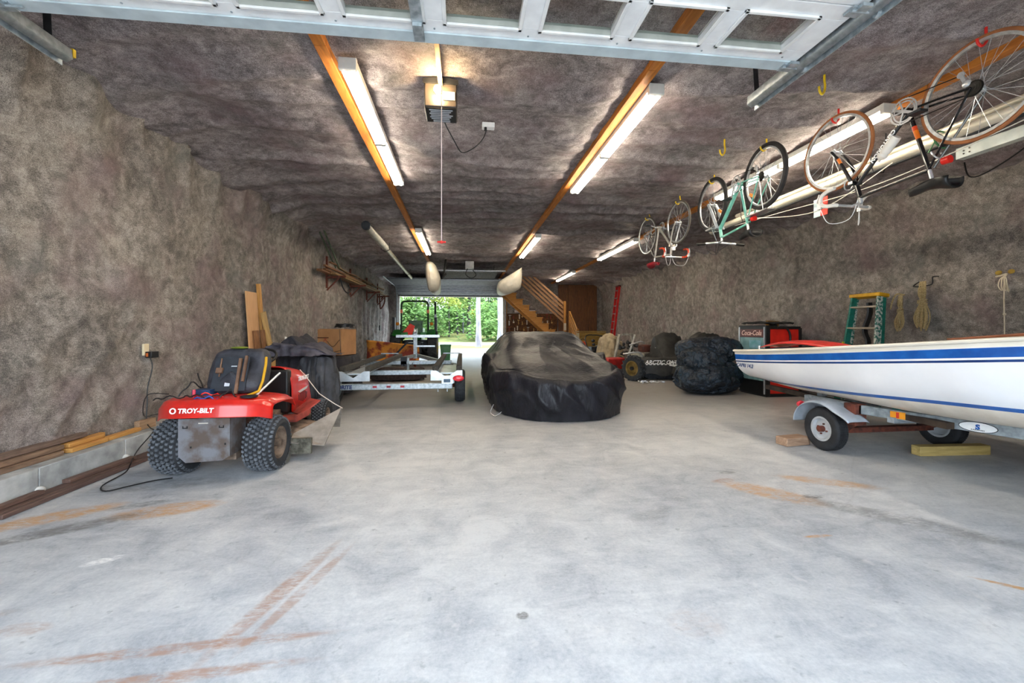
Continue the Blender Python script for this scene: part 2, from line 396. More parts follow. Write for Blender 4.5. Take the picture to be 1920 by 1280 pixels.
for sx in (-1, 1):
    MB().tube([(sx*2.44, -.0, -2.7), (sx*2.44, 0, -.1), (sx*2.44, -.08, .12), (sx*2.44, -.35, .30), (sx*2.44, -3.3, .38)], .022, 6).build('door_rail', M_GALV, d2)

# front overhead door, open above the camera: white frame with a row of windows
M_DW = pm('door_white', '#f2f4f6', '#e4e6e9', .4)
gl = bpy.data.materials.new('window_glass'); gl.use_nodes = True; gb = gl.node_tree.nodes['Principled BSDF']
gb.inputs['Base Color'].default_value = (.9, .95, .93, 1); gb.inputs['Roughness'].default_value = .02; gb.inputs['Transmission Weight'].default_value = 1; gb.inputs['IOR'].default_value = 1.12
d1 = struct(thing('door_1', 'white overhead door with windows raised at the front', 'door', (-.15, 2.56, 2.93)))
WX = [1.90-.545*k for k in range(8)]          # window centres in door coordinates
def windowed(y0, y1, wy0, wy1):
    m = MB(); z0, z1 = 0, .045
    m.span((-2.29, wy1, z0), (2.29, y0, z1)); m.span((-2.29, y1, z0), (2.29, wy0, z1))
    xs = [-2.29]+[q for x in sorted(WX) for q in (x-.205, x+.205)]+[2.29]
    for a, b in zip(xs[::2], xs[1::2]): m.span((a, wy0, z0), (b, wy1, z1))
    return m
sec = windowed(0, -.53, -.43, -.165).build('door_panel', M_DW, d1, bevel=.003)
for x in WX:
    fr = MB()
    for (a, b, c, d) in ((x-.225, -.165, x+.225, -.145), (x-.225, -.45, x+.225, -.43), (x-.225, -.45, x-.203, -.145), (x+.203, -.45, x+.225, -.145)): fr.span((a, b, -.014), (c, d, .0))
    f = fr.build('window_frame', M_WHT, sec, bevel=.003)
    MB().span((x-.205, -.43, .028), (x+.205, -.165, .032)).build('glass_pane', gl, sec)
    MB().span((x-.207, -.166, .0), (x+.207, -.158, .045)).span((x-.207, -.437, .0), (x+.207, -.429, .045)).build('glazing_bead', pm('bead_grey', '#b9beb9', '#a8ada8', .5), sec)
for k in range(1, 5):
    y0 = -.535*k; m = MB().span((-2.29, y0-.528, 0), (2.29, y0, .045))
    for x in WX: m.span((x-.2, y0-.43, -.008), (x+.2, y0-.10, .002))
    m.build('door_panel', M_DW, d1, bevel=.004)
MB().span((-2.29, -.0, -.012), (2.29, .012, .055)).span((-2.29, -.075, -.012), (2.29, .0, -.002)).build('bottom_channel', pm('pale_blue_channel', '#ccdbe2', '#b9c8d0', .45, .1), d1)
sm = MB()
for x in WX: sm.cyl((x+.27, -.10, -.004), (x+.27, -.10, .002), .006, n=6)
sm.build('screws', M_GALV, d1)
def hinge(x, y):
    h = MB().span((x-.05, y-.02, -.02), (x+.05, y+.05, -.006)).span((x-.03, y-.05, -.03), (x+.03, y, -.012)).cyl((x-.05, y, -.025), (x+.11, y, -.025), .008, n=8)
    h.lathe([(0, 0), (.022, 0), (.024, .01), (.022, .022), (0, .022)], (x+.09 if x > 0 else x-.09, y, -.025), (1, 0, 0), 12)
    return h.build('hinge', M_GALV, d1)
for y in (-.04, -.53, -1.07): hinge(2.27, y); hinge(-2.27, y)
MB().span((-.13, -.55, -.03), (-.07, -.02, -.006)).span((-.125, -.18, -.05), (-.075, -.10, -.03)).build('lift_bracket', M_GALV, d1)

def door_track(x, sgn, label):
    t = thing('door_track', label, 'door track', (x, 2.98, 2.93), 0, 'galvanised tracks of the front door')
    m = MB()
    prof = [(-.03, .04), (-.035, -.02), (0, -.04), (.035, -.02), (.03, .04)]
    def f(u, v): k = min(4, int(u*4+.5)); return (prof[k][0]*1, -v*3.7, prof[k][1])
    m.grid(f, 5, 2); m.build('rail', M_GALV, t, solid=.003, ang=20)
    MB().span((.04*sgn, -3.7, .01), (.075*sgn, -.1, .06)).span((.04*sgn, -3.7, .01), (.046*sgn, .02, -.05)).build('angle_iron', M_GALV, t)
    return t
ta = door_track(2.19, 1, 'galvanised door track nearer the hanging bicycles')
tb = door_track(-2.49, -1, 'galvanised door track beside the left wall')
hg = MB().beam((0, -.06, .05), (.1, .1, .46), .04, .003, (0, 1, 0)); hg.beam((.1, .1, .46), (.1, .1, .47), .04, .04)
hg.build('hanger', M_STEEL, ta)
MB().beam((0, -.12, .05), (-.02, -.12, .46), .045, .003, (0, 1, 0)).beam((0, -.12, .2), (.28, -.3, .46), .012, .003, (0, 1, 0)).build('hanger', M_STEEL, tb)
MB().box((.0, .02, .03), (.06, .02, .05)).build('end_stop', M_YEL, tb)

# ------------------------------------------------------------------ ceiling lamps
M_TUBE = emit('lit_tube', (1, .90, .74, 1), 6.5)
M_LH = pm('lamp_housing_white', '#eceae4', '#dddbd4', .4)
def lamp_proto(L):
    t = thing('fluorescent_light', '', 'light')
    MB().span((-.065, 0, .015), (.065, L, .075)).span((-.07, -.01, -.02), (.07, .03, .075)).span((-.07, L-.03, -.02), (.07, L+.01, .075)).build('housing', M_LH, t, bevel=.006)
    h = L/2
    for x in (-.036, .036):
        for k in (0, 1):
            MB().cyl((x, .035+k*h, -.012), (x, h-.03+k*h, -.012), .019, n=10).build('tube', M_TUBE, t)
    MB().span((-.055, h-.025, -.03), (.055, h+.03, .02)).build('lamp_holder', M_LH, t)
    return t
LP = lamp_proto(2.7); used = [False]
lamps = [(-.90, 3.45, 'lit fluorescent light on the wooden strip left of the door opener, near end'),
 (1.68, 3.5, 'lit fluorescent light beside the middle wooden strip, close to the raised door'),
 (-.93, 9.1, 'short-looking lit fluorescent light further back on the leftmost strip, beside the red pull handle'),
 (1.69, 9.3, 'lit fluorescent light halfway back along the middle wooden strip, above the covered car'),
 (4.02, 3.55, 'lit fluorescent light behind the wheels of the nearest hanging bicycle'),
 (4.04, 9.45, 'lit fluorescent light beyond the farthest hanging bicycle'),
 (4.04, 15.0, 'lit fluorescent light farthest back, above the staircase end')]
for i, (x, y, lb) in enumerate(lamps):
    o = LP if i == 0 else copy_tree(LP)
    o.location = (x, y, ZC-.135); o['label'] = lb; o['group'] = 'fluorescent ceiling lights'
o.rotation_euler.z = 0

# garage door opener with its bulb, cord and pull rope
op = thing('door_opener', 'dark garage door opener with bare lit bulb on ceiling', 'door opener', (-.185, 3.65, 3.10))
MB().span((-.14, 0, 0), (.14, .27, .22)).build('housing', pm('opener_case', '#4a4038', '#35302c', .45), op, bevel=.012)
MB().prism([(-.15, .225), (.15, .225), (.15, .26), (0, .285), (-.15, .26)], lambda a, b, t: (a, t, b-.03), -.015, 0).build('cover_flange', M_STEEL, op)
lpn = MB().span((-.13, .01, -.006), (.13, .26, 0)).build('warning_label', M_BLK, op)
for k in range(6):
    MB().span((-.1+.01*(k % 2), .035+.03*k, -.009), (.1-.015*(k % 3), .05+.03*k, -.006)).build('text_line', pm('label_grey', '#b8bcc4', None, .6), lpn)
MB().span((-.075, .215, -.009), (.075, .25, -.006)).build('grey_label', pm('label_grey2', '#9aa0aa', None, .6), op)
MB().span((.02, -.008, .06), (.12, 0, .13)).build('rating_label', pm('label_cream', '#efe0c0', None, .6), op)
MB().lathe([(.0, -.012), (.02, 0), (.02, .03), (0, .04)], (-.03, -.0, .12), (0, -1, 0), 12).build('socket', M_WHT, op)
MB().ball((-.02, -.07, .11), .034).build('bulb', emit('bulb_glow', (1, .72, .38, 1), 60), op)
MB().beam((0, .0, .19), (0, -2.9, .14), .035, .035).build('rail', pm('rail_steel', '#b09068', '#8a7050', .4, .6), op)
MB().beam((0, -.62, .18), (0, -.62, .30), .05, .05).build('trolley', M_STEEL, op)
MB().cyl((-.07, -.62, .18), (-.05, -1.0, -.12), .008).build('lift_arm', M_STEEL, op)
o = MB().tube([(-.17, 3.5, 3.2), (-.17, 3.5, 2.6), (-.17, 3.5, 1.93)], .004, 6).build('pull_rope', pm('rope_pinkish', '#d8c4c0', None, .8))
tag(o, 'thin pale pull rope hanging straight down from the door opener', 'rope')
hnd = MB().cyl((-.205, 3.5, 1.915), (-.135, 3.5, 1.915), .008, n=8).ball((-.17, 3.5, 1.915), .014).build('handle', M_RED, o)
bx = thing('power_outlet', 'white outlet box fixed to the ceiling right of the opener', 'outlet', (.27, 4.42, 3.33))
MB().box((0, 0, 0), (.13, .08, .05)).build('cover', M_WHT, bx, bevel=.005)
MB().cyl((-.03, -.02, -.02), (-.03, -.02, -.06), .014).build('plug', M_BLK, bx)
pts = []
for i in range(25):
    t = i/24; x = lerp(-.17, .24, t); z = lerp(3.12, 3.27, t)-.42*math.sin(PI*t)**.9*1.0*(1-.25*t); pts.append((x+.02*math.sin(9*t), lerp(3.92, 4.38, t), z+.10*math.sin(PI*t)))
tag(MB().tube(pts, .005, 6).build('extension_cord', M_BLK), 'black cord drooping between the door opener and ceiling outlet', 'cord')
# ------------------------------------------------------------------ wheels
def tyre_prof(R, w, ri, n=5):
    p = []
    for k in range(n+1):
        a = PI/2*k/n; p.append((R-.35*w*(1-math.cos(PI/2-a))*.5 if False else R-.22*w*(1-math.sin(a)), -w/2+.22*w*(1-math.cos(a))*1.0))
    q = [(ri, -w*.40), (ri+(R-ri)*.35, -w/2)]+p+[(r, -h) for r, h in reversed(p)]+[(ri+(R-ri)*.35, w/2), (ri, w*.40)]
    return q
def wheel(parent, c, R, w, ri, mt, mr, axis=(1, 0, 0), tread=None, dish=.3, holes=0, hub=M_STEEL, side=1):
    ax = Vector(axis).normalized(); a, b = frame_of(ax); c = Vector(c)
    m = MB(); m.lathe(tyre_prof(R, w, ri), c, ax, 36, closed=True)
    if tread == 'turf':
        m.k = 1; mt = [pm('tyre_groove_shade', '#2c2d30', '#1e1f22', .9), mt]; N = 34  # carcass darkened to paint the shade between tread blocks
        for i in range(N):
            for j in range(-3, 4):
                t = 2*PI*(i+.5*(j % 2))/N; rr = R-.004-(.022 if abs(j) == 3 else .004 if abs(j) == 2 else 0)
                d = a*math.cos(t)+b*math.sin(t); e = -a*math.sin(t)+b*math.cos(t); p = c+d*rr+ax*(j*w*.142)
                h = 2*PI*R/N*.36; q = w*.055; vs = []
                for (u, v) in ((-1, -1), (0, -.55), (1, -1), (1, .55), (0, 1), (-1, .55)):
                    vs.append(p+e*u*h*.0+e*v*h+ax*u*q)
                for (u, v) in ((-1, -1), (0, -.55), (1, -1), (1, .55), (0, 1), (-1, .55)): vs.append(p+e*v*h*.8+ax*u*q*.85+d*.017)
                m.add(vs, [(6, 7, 8, 9, 10, 11)]+[(k, (k+1) % 6, (k+1) % 6+6, k+6) for k in range(6)])
    if tread == 'road':
        for j in (-.26, -.09, .09, .26):
            N = 60
            for i in range(N):
                t0, t1 = 2*PI*i/N, 2*PI*(i+.7)/N; vs = []
                for rr in (R-.003, R+.004):
                    for t, of in ((t0, -.06), (t1, -.045), (t1, .075), (t0, .06)): vs.append(c+(a*math.cos(t)+b*math.sin(t))*rr+ax*(j+of)*w)
                m.add(vs, [(4, 5, 6, 7), (0, 1, 5, 4), (1, 2, 6, 5), (2, 3, 7, 6), (3, 0, 4, 7)])
    if tread == 'lug':
        N = 18
        for i in range(N):
            for s in (-1, 1):
                t = 2*PI*(i+(.5 if s > 0 else 0))/N; d = a*math.cos(t)+b*math.sin(t); e = -a*math.sin(t)+b*math.cos(t)
                p = c+d*R+ax*s*w*.03; q = c+d*(R-.01)+ax*s*w*.46+e*R*.22; m.beam(p, q, .04, .05, d)
    ty = m.build('wheel', mt, parent, ang=40)
    r = MB(); k = w*.5*side
    r.lathe([(ri*1.06, -w*.42), (ri*1.06, -w*.36), (ri*.93, -w*.34), (ri*.93, w*.1), (ri*.93, w*.34), (ri*1.06, w*.36), (ri*1.06, w*.42), (ri*.9, w*.41), (ri*.86, w*.3), (ri*.86, -w*.3), (ri*.9, -w*.41)], c, ax, 32, closed=True)
    ds = k*(1-dish*2)
    r.lathe([(ri*.88, ds*.5-.004), (ri*.62, ds-.004), (ri*.3, ds-.004), (0, ds-.004), (0, ds+.004), (ri*.3, ds+.004), (ri*.62, ds+.004), (ri*.88, ds*.5+.004)], c, ax, 32)
    r.build('rim', mr, ty, ang=40)
    h = MB(); h.cyl(c+ax*(ds-.02*side), c+ax*(ds+.05*side), ri*.26, n=14)
    for i in range(holes):
        t = 2*PI*i/holes+.3; d = a*math.cos(t)+b*math.sin(t); h.cyl(c+ax*(ds)+d*ri*.45, c+ax*(ds+.018*side)+d*ri*.45, ri*.075, n=6)
    h.build('hub', hub, ty)
    return ty

# ------------------------------------------------------------------ the red riding mower, seen from behind
mw = thing('riding_mower', 'dusty red riding mower with its seat tipped forward, parked by the left wall', 'lawn mower', (-2.0, 3.83, 0), 0)
for s in (-1, 1): wheel(mw, (s*.345, 0, .232), .222, .235, .130, M_RUBD, M_DIRT, tread='turf', side=s, hub=M_DIRT)
for s in (-1, 1): wheel(mw, (s*.36, 1.36, .19), .185, .15, .085, M_RUBD, M_DIRT, tread='turf', side=s, hub=M_DIRT)
MB().cyl((-.3, 0, .232), (.3, 0, .232), .035).span((-.12, -.1, .12), (.14, .14, .33)).cyl((-.36, 1.36, .19), (.36, 1.36, .19), .025).span((-.15, .1, .30), (.15, 1.45, .38)).build('axle', M_DIRT, mw, bevel=.01)
def fend(u, v):
    x = (u*2-1)*.435; e = abs(u*2-1)
    K = [(-.33, .505), (-.325, .53), (-.315, .60), (-.285, .632), (-.2, .645), (0, .64), (.2, .63), (.36, .60), (.42, .52)]
    k = v*(len(K)-1); i = min(int(k), len(K)-2); t = k-i; y = lerp(K[i][0], K[i+1][0], t); z = lerp(K[i][1], K[i+1][1], t)
    y += (.20*e**2.6 if y < -.1 else 0)-(.12*max(0, e-.6) if y > .2 else 0); z -= .10*max(0, e-.82)*(1.5)+.02*e*e
    if e > .9 and z > .56: z = lerp(z, .56, (e-.9)*6)
    return (x*(1-.10*sstep(.62, .5, z)*0), y, z+.012*(1-e*e))
fd = MB().grid(fend, 49, 33).build('rear_fender', M_RED, mw, solid=.006, ang=60)
lettering('lettering', 'TROY-BILT', .052, M_LTXT, fd, (-.035, -.338, .573), (PI/2+.14, 0, 0), .0015, .25, .0015)
MB().tube(arc((-.195, -.336, .575), .019, 0, 2*PI*.98, 20, (1, 0, 0), (0, .1, 1)), .005, 6, closed=True).build('emblem', M_LTXT, fd)
bp = MB()
bp.add([(-.19, -.27, .50), (.17, -.27, .50), (.17, -.27, .20), (.12, -.262, .165), (-.15, -.262, .155), (-.19, -.27, .20), (-.19, -.262, .5), (.17, -.262, .5), (.17, -.262, .2), (.12, -.252, .165), (-.15, -.252, .155), (-.19, -.262, .2)],
       [(0, 5, 4, 3, 2, 1), (6, 7, 8, 9, 10, 11)]+[(i, (i+1) % 6, (i+1) % 6+6, i+6) for i in range(6)])
bp.span((.17, -.27, .2), (.178, -.02, .5)).span((-.198, -.27, .2), (-.19, -.02, .5))
bpo = bp.build('rear_plate', pm('dusty_plate', '#77777c', '#5c4f47', .75, .2, 7, .3, .01, 8, lo=.4, hi=.6), mw)
sl = MB()
for x in (-.165, .10): sl.span((x, -.274, .425), (x+.035, -.268, .432)).span((x, -.274, .425), (x+.006, -.268, .445)).span((x+.03, -.274, .425), (x+.036, -.268, .445))
sl.span((-.11, -.274, .27), (-.1, -.268, .285)).span((.14, -.274, .29), (.148, -.268, .305)).build('slot', M_BLK, bpo)
MB().span((-.05, -.274, .46), (.02, -.268, .468)).build('grip', pm('pale_metal', '#c8c0b4'), bpo)
# the seat, tipped up so that its underside faces back
M_SEAT = pm('seat_cover', '#3c3c44', '#28282e', .6, 0, 9, .5, .02)
def seatf(u, v):
    a = 2*PI*u; cx, cz = math.cos(a), math.sin(a); sq = lambda q: math.copysign(abs(q)**.45, q)
    X = sq(cx)*.235; Z = sq(cz)*.19
    r = math.sin(PI*v)**.35 if 0 < v < 1 else 0; dpt = -math.cos(PI*v); y = .10*math.copysign(abs(dpt)**.6, dpt)
    n = .018*fn3((X*6, y*6, Z*6), 1)+.008*fn3((X, y, Z), 25)
    Xs = X*(1-.10*(Z > 0)*Z/.19)
    return (.055+Xs*r*(1+n*2), .16+y*(1+n*3)+Z*.42, .835+Z*r+n)
st = MB().grid(seatf, 48, 26, cu=True).build('seat', M_SEAT, mw, ang=70)
MB().tube([(.055+.245*c, .04+.42*z-.0, .835+z) for c, z in [(-.9, -.19), (-.5, -.205), (.0, -.20), (.6, -.195), (.93, -.16), (1.0, -.08), (1.0, .06), (.97, .12)]], .011, 8).build('piping', pm('yellow_piping', '#e0a818', '#b8860e', .5), st)
up = MB(); up.beam((.04, -.035, .68), (.04, .065, .96), .27, .012, (0, -1, .3)); upo = up.build('seat_pan', pm('seat_pan_black', '#2c3038', '#1c2026', .6), st)
lb = MB(); lb.beam((.03, -.028, .72), (.03, -.008, .775), .04, .004, (0, -1, .3)); lb.beam((.06, .028, .88), (.06, .07, .92), .045, .004, (0, -1, .3)); lb.build('label', pm('paper_label', '#d4dae0', '#b8bec4', .6), upo)
sp = MB(); sp.beam((.115, -.06, .66), (.115, .03, .95), .022, .02).beam((.155, -.03, .76), (.155, .045, .97), .018, .02).beam((-.04, -.012, .83), (-.04, .008, .87), .05, .02).cyl((-.04, -.01, .80), (-.045, .045, .95), .006)
sp.build('spring_bracket', pm('rust_tan', '#8a6a54', '#5c4436', .8, .3), upo)
MB().ball((.02, .2, 1.035), .06, 12, (1.2, 1, .18)).build('seat_badge', pm('olive_badge', '#8a9a30', '#5c6a20', .5), st)
# battery and loose wires on the fender
bt = MB().span((-.20, -.1, .645), (-.06, .04, .70)).build('battery', pm('battery_blue', '#20406a', '#182a48', .5), mw)
MB().cyl((-.13, -.19, .64), (-.135, -.18, .715), .011).build('fuel_tap', pm('pink_red', '#d83a50'), mw)
for k, (col, pts) in enumerate([('wire_red', [(-.12, -.2, .66), (-.04, -.24, .69), (.04, -.2, .68), (.1, -.22, .66)]), ('wire_black', [(-.42, -.2, .64), (-.3, -.24, .67), (-.2, -.2, .66), (-.1, -.24, .68), (.02, -.25, .66), (.12, -.2, .69)]), ('wire_blue', [(-.1, -.24, .65), (0, -.25, .665), (.08, -.25, .65)]),
     ('wire_black', [(-.30, -.1, .65), (-.25, -.02, .76), (-.2, .05, .70), (-.27, .1, .82)]), ('wire_black', [(.1, -.26, .66), (.14, -.2, .72), (.2, -.22, .66)])]):
    mm = {'wire_red': M_RED, 'wire_black': M_BLK, 'wire_blue': pm('wire_blue', '#2a5aa8')}[col]
    P = []
    for i in range(len(pts)-1):
        for j in range(5): P.append(Vector(pts[i]).lerp(Vector(pts[i+1]), j/5)+Vector((0, 0, .01*math.sin(j*1.3))))
    MB().tube(P+[pts[-1]], .0055, 6).build('wire', mm, mw)
MB().cyl((.26, -.02, .64), (.34, .25, .80), .010).build('lift_lever', M_CHROME, mw)
MB().lathe([(0, 0), (.06, 0), (.065, .012), (.0, .015)], (.27, -.16, .645), (0, 0, 1), 18).build('fuel_cap', M_STEEL, mw)
# steering wheel and dash
MB().tube(arc((.0, .62, .92), .15, 0, 2*PI, 29, (1, 0, 0), (0, .8, .5))[:-1], .013, 8, closed=True).cyl((0, .62, .92), (0, .85, .7), .02).cyl((-.14, .62, .92), (.14, .62, .92), .01).build('steering_wheel', M_BLK, mw)
MB().span((-.22, .74, .34), (.22, .84, .78)).build('dashboard', M_BLK, mw, bevel=.02)
# hood
def hood(u, v):
    y = lerp(.80, 1.42, u); k = 1-.10*sstep(.6, 1, u); top = lerp(.81, .70, u**1.5); bot = lerp(.34, .26, u)
    if u > .9: top -= (u-.9)*1.6
    a = PI*v; x = .235*k*math.copysign(abs(math.cos(a))**.5, -math.cos(a)); z = bot+(top-bot)*abs(math.sin(a))**.42 if 0 < v < 1 else bot
    return (x, y, z)
hd = MB().grid(hood, 25, 33).build('hood', M_RED, mw, solid=.008, ang=50)
MB().span((-.2, 1.36, .28), (.2, 1.43, .52)).build('front_grille', M_BLK, hd, bevel=.015)
g = MB()
for k in range(7): g.beam((.238, .98+.038*k, .40+.01*abs(3-k)), (.238, .98+.038*k, .53-.012*abs(3-k)), .016, .006, (1, 0, 0))
g.build('side_grille', M_BLK, hd)
lettering('lettering', 'TROY-BILT', .062, M_LTXT, hd, (.243, 1.1, .66), (PI/2, 0, PI/2), .0015, .2, .002)
MB().prism([(.95, .53), (1.25, .56), (1.20, .53), (1.0, .51)], lambda a, b, t: (t, a, b), .238, .244).build('stripe', pm('silver_decal', '#d0d0d0'), hd)
MB().tube([(.22, .86, .28), (.235, .9, .32), (.24, 1.05, .31)], .02, 8).span((.17, .86, .24), (.28, 1.08, .32)).build('muffler', pm('muffler_grey', '#a8a098', '#7a7068', .6, .5), mw, bevel=.02)
MB().span((.16, .48, .30), (.40, .82, .315)).beam((.40, .45, .34), (.40, .85, .34), .012, .05).beam((.28, .80, .32), (.42, .95, .44), .2, .012).build('footrest', pm('faded_red', '#b0483c', '#7a3028', .7), mw)
# cutting deck with the discharge chute
def deckf(u, v):
    a = 2*PI*u; r = .42; K = [(1.0, .07), (1.0, .19), (.93, .22), (.6, .235), (.0, .24)]
    k = v*4; i = min(3, int(k)); t = k-i; q = lerp(K[i][0], K[i+1][0], t); z = lerp(K[i][1], K[i+1][1], t)
    return (.08+r*1.15*q*math.cos(a), .72+r*.74*q*math.sin(a), z)
MB().grid(deckf, 40, 13, cu=True).build('mower_deck', M_DIRT, mw, ang=40)
ch = MB(); ch.add([(.40, .40, .20), (.78, .62, .40), (.72, .28, .115), (.44, .20, .17)], [(0, 1, 2, 3)]); ch.add([(.40, .40, .20), (.78, .62, .40), (.72, .78, .18), (.45, .8, .18)], [(3, 2, 1, 0)])
ch.build('discharge_chute', pm('chute_grey', '#9c9288', '#7c7268', .8), mw, solid=.012, flat=True)
MB().span((.40, .22, .06), (.62, .26, .2)).span((.40, .22, .06), (.41, .6, .2)).build('chute_mouth', pm('mouldy_metal', '#6a665a', '#3c382e', .9, 0, 20, .4), mw)
MB().lathe([(0, -.02), (.055, -.02), (.065, -.012), (.065, .012), (.055, .02), (0, .02)], (.43, .15, .065), (1, 0, 0), 20).build('gauge_wheel', pm('plastic_grey', '#6c6c66', '#4c4a44', .7), mw)
MB().cyl((.43, .16, .07), (.43, .3, .16), .012).build('gauge_arm', M_DIRT, mw)
o = MB().tube([(.25, .98, .76), (.35, .9, .68), (.52, .76, .53), (.70, .66, .44), (.79, .62, .40)], .0045, 6).build('tie_cord', pm('cord_white', '#ddd0c4'), mw)

# ------------------------------------------------------------------ left wall: outlet, charger, cords, timber
t = thing('power_outlet', 'beige outlet on the left wall with a black charger plugged in', 'outlet', (-3.235, 4.74, .99))
MB().span((-.01, -.035, -.06), (.012, .035, .06)).build('cover_plate', pm('outlet_beige', '#e4d4b0', '#d4c4a0', .5), t, bevel=.003)
ad = MB().span((.01, -.02, -.085), (.07, .09, -.02)).build('charger', M_BLK, t, bevel=.005)
MB().span((.02, -.024, -.07), (.04, -.019, -.035)).build('charger_label', pm('orange_label', '#c86428'), ad)
pts = [(-3.2, 4.76, .90), (-3.19, 4.77, .8), (-3.20, 4.72, .6), (-3.19, 4.7, .45), (-3.17, 4.66, .27), (-3.06, 4.55, .225), (-3.0, 4.5, .2), (-2.99, 4.3, .09), (-2.9, 4.1, .055), (-2.83, 3.98, .05), (-2.78, 3.85, .012), (-2.72, 3.55, .012), (-2.6, 3.42, .012), (-2.5, 3.52, .012), (-2.4, 3.62, .012), (-2.3, 3.66, .012)]
def smooth(pts, k=5):
    pts = [Vector(p) for p in pts]; out = []
    for i in range(len(pts)-1):
        p0, p1, p2, p3 = pts[max(0, i-1)], pts[i], pts[i+1], pts[min(len(pts)-1, i+2)]
        for j in range(k):
            t = j/k; out.append(.5*((2*p1)+(p2-p0)*t+(2*p0-5*p1+4*p2-p3)*t*t+(3*p1-p0-3*p2+p3)*t**3))
    return out+[pts[-1]]
tag(MB().tube(smooth(pts), .005, 6).build('extension_cord', M_BLK), 'thin black cord running from the wall charger over the curb to the mower', 'cord')
tag(MB().tube(smooth([(-3.22, 5.0, .30), (-3.15, 4.75, .32), (-2.95, 4.3, .40), (-2.75, 4.05, .62), (-2.45, 3.85, .655)]), .004, 6).build('charging_cable', M_STEEL), 'thin cable rising from the curb to the mower battery', 'cord')
W_OLD, W_NEW, W_RED = ('old_timber', '#9a7e66', '#5c4638'), ('fresh_timber', '#dba45c', '#a87434'), ('brown_timber', '#6e5448', '#463430')
def plank(name, p, q, wd, ht, wset, label, group, up=(0, 0, 1), cat='lumber'):
    p, q = Vector(p), Vector(q); L = (q-p).length
    m = MB(); m.span((-wd/2, 0, -ht/2), (wd/2, L, ht/2)); o = m.build(name, wood(*wset, 'y'), bevel=.004)
    y = (q-p).normalized(); x = y.cross(Vector(up)).normalized(); z = x.cross(y)
    o.matrix_world = Matrix.Translation(p) @ Matrix((x, y, z)).transposed().to_4x4()
    return tag(o, label, cat, group)
G = 'timber offcuts along the curb'
Zc = .205
plank('timber_piece', (-3.17, 2.3, Zc+.02), (-3.17, 3.72, Zc+.02), .09, .038, W_OLD, 'weathered board at the bottom of the curb stack, nearest the camera', G)
plank('timber_piece', (-3.19, 2.2, Zc+.06), (-3.19, 3.75, Zc+.06), .085, .036, W_OLD, 'weathered board in the middle of the curb stack', G)
plank('timber_piece', (-3.215, 2.3, Zc+.10), (-3.215, 4.0, Zc+.10), .07, .036, ('grey_timber', '#8a7264', '#544338'), 'greyish long board on top of the curb stack', G)
plank('timber_piece', (-3.15, 3.77, Zc+.02), (-3.15, 4.12, Zc+.02), .08, .034, W_NEW, 'fresh orange board low on the curb, before the gap', G)
plank('timber_piece', (-3.18, 3.79, Zc+.056), (-3.18, 4.12, Zc+.056), .07, .032, W_NEW, 'fresh yellow board lying on the orange one', G)
plank('timber_piece', (-3.22, 4.03, Zc+.02), (-3.22, 4.2, Zc+.02), .05, .1, W_NEW, 'small upright offcut against the left wall', G)
plank('timber_piece', (-3.15, 4.14, Zc+.02), (-3.15, 4.52, Zc+.02), .06, .034, W_NEW, 'fresh single board further along the curb', G)
plank('timber_piece', (-3.17, 4.53, Zc+.045), (-3.15, 4.73, Zc+.045), .05, .09, ('pale_timber', '#b89878', '#8a6a50'), 'stout pale block on the curb below the outlet', G)
G = 'brown boards on the floor by the curb'
plank('floor_board', (-2.96, 1.8, .020), (-2.94, 4.6, .020), .10, .034, W_RED, 'long brown board lying on the floor against the curb', G)
plank('floor_board', (-2.89, 3.0, .018), (-2.86, 4.55, .018), .045, .03, W_RED, 'narrow brown batten beside the long floor board', G)
plank('floor_board', (-2.97, 3.55, .052), (-2.93, 4.15, .052), .06, .028, ('split_timber', '#7a5c50', '#4a3830'), 'short split board on top of the long floor board', G)
plank('floor_board', (-2.98, 2.0, .052), (-2.96, 3.35, .052), .05, .028, ('split_timber', '#7a5c50', '#4a3830'), 'thin board on top of the long floor board at the photo edge', G)
G = 'boards leaning on the left wall'
def lean(p, q, wd, th, ws, lb): plank('leaning_board', p, q, wd, th, ws, lb, G, up=(1, 0, .15))
lean((-3.10, 6.86, 0), (-3.21, 6.86, 1.77), .34, .018, ('pale_panel', '#d8a878', '#c89868'), 'wide pale plywood panel leaning behind the other boards')
lean((-3.13, 7.25, 0), (-3.22, 7.12, 1.92), .09, .04, W_NEW, 'tall narrow orange stud leaning on the left wall')
lean((-3.02, 6.90, 0), (-3.14, 6.86, 1.18), .14, .03, ('brown_board', '#9a6a3c', '#684020'), 'brown knotty board in front of the pale panel')
lean((-3.00, 7.06, 0), (-3.12, 7.03, 1.19), .12, .03, ('brown_board', '#8a5c34', '#58381c'), 'second brown board beside the knotty one')
lean((-3.0, 7.42, 0), (-3.13, 7.08, 1.47), .13, .035, ('yellow_board', '#c8a468', '#a08048'), 'long tilted yellow board leaning towards the box')
lean((-2.95, 7.16, 0), (-3.05, 7.13, .99), .13, .03, ('yellow_board', '#c8a468', '#a08048'), 'short yellow board in front of the tilted one')

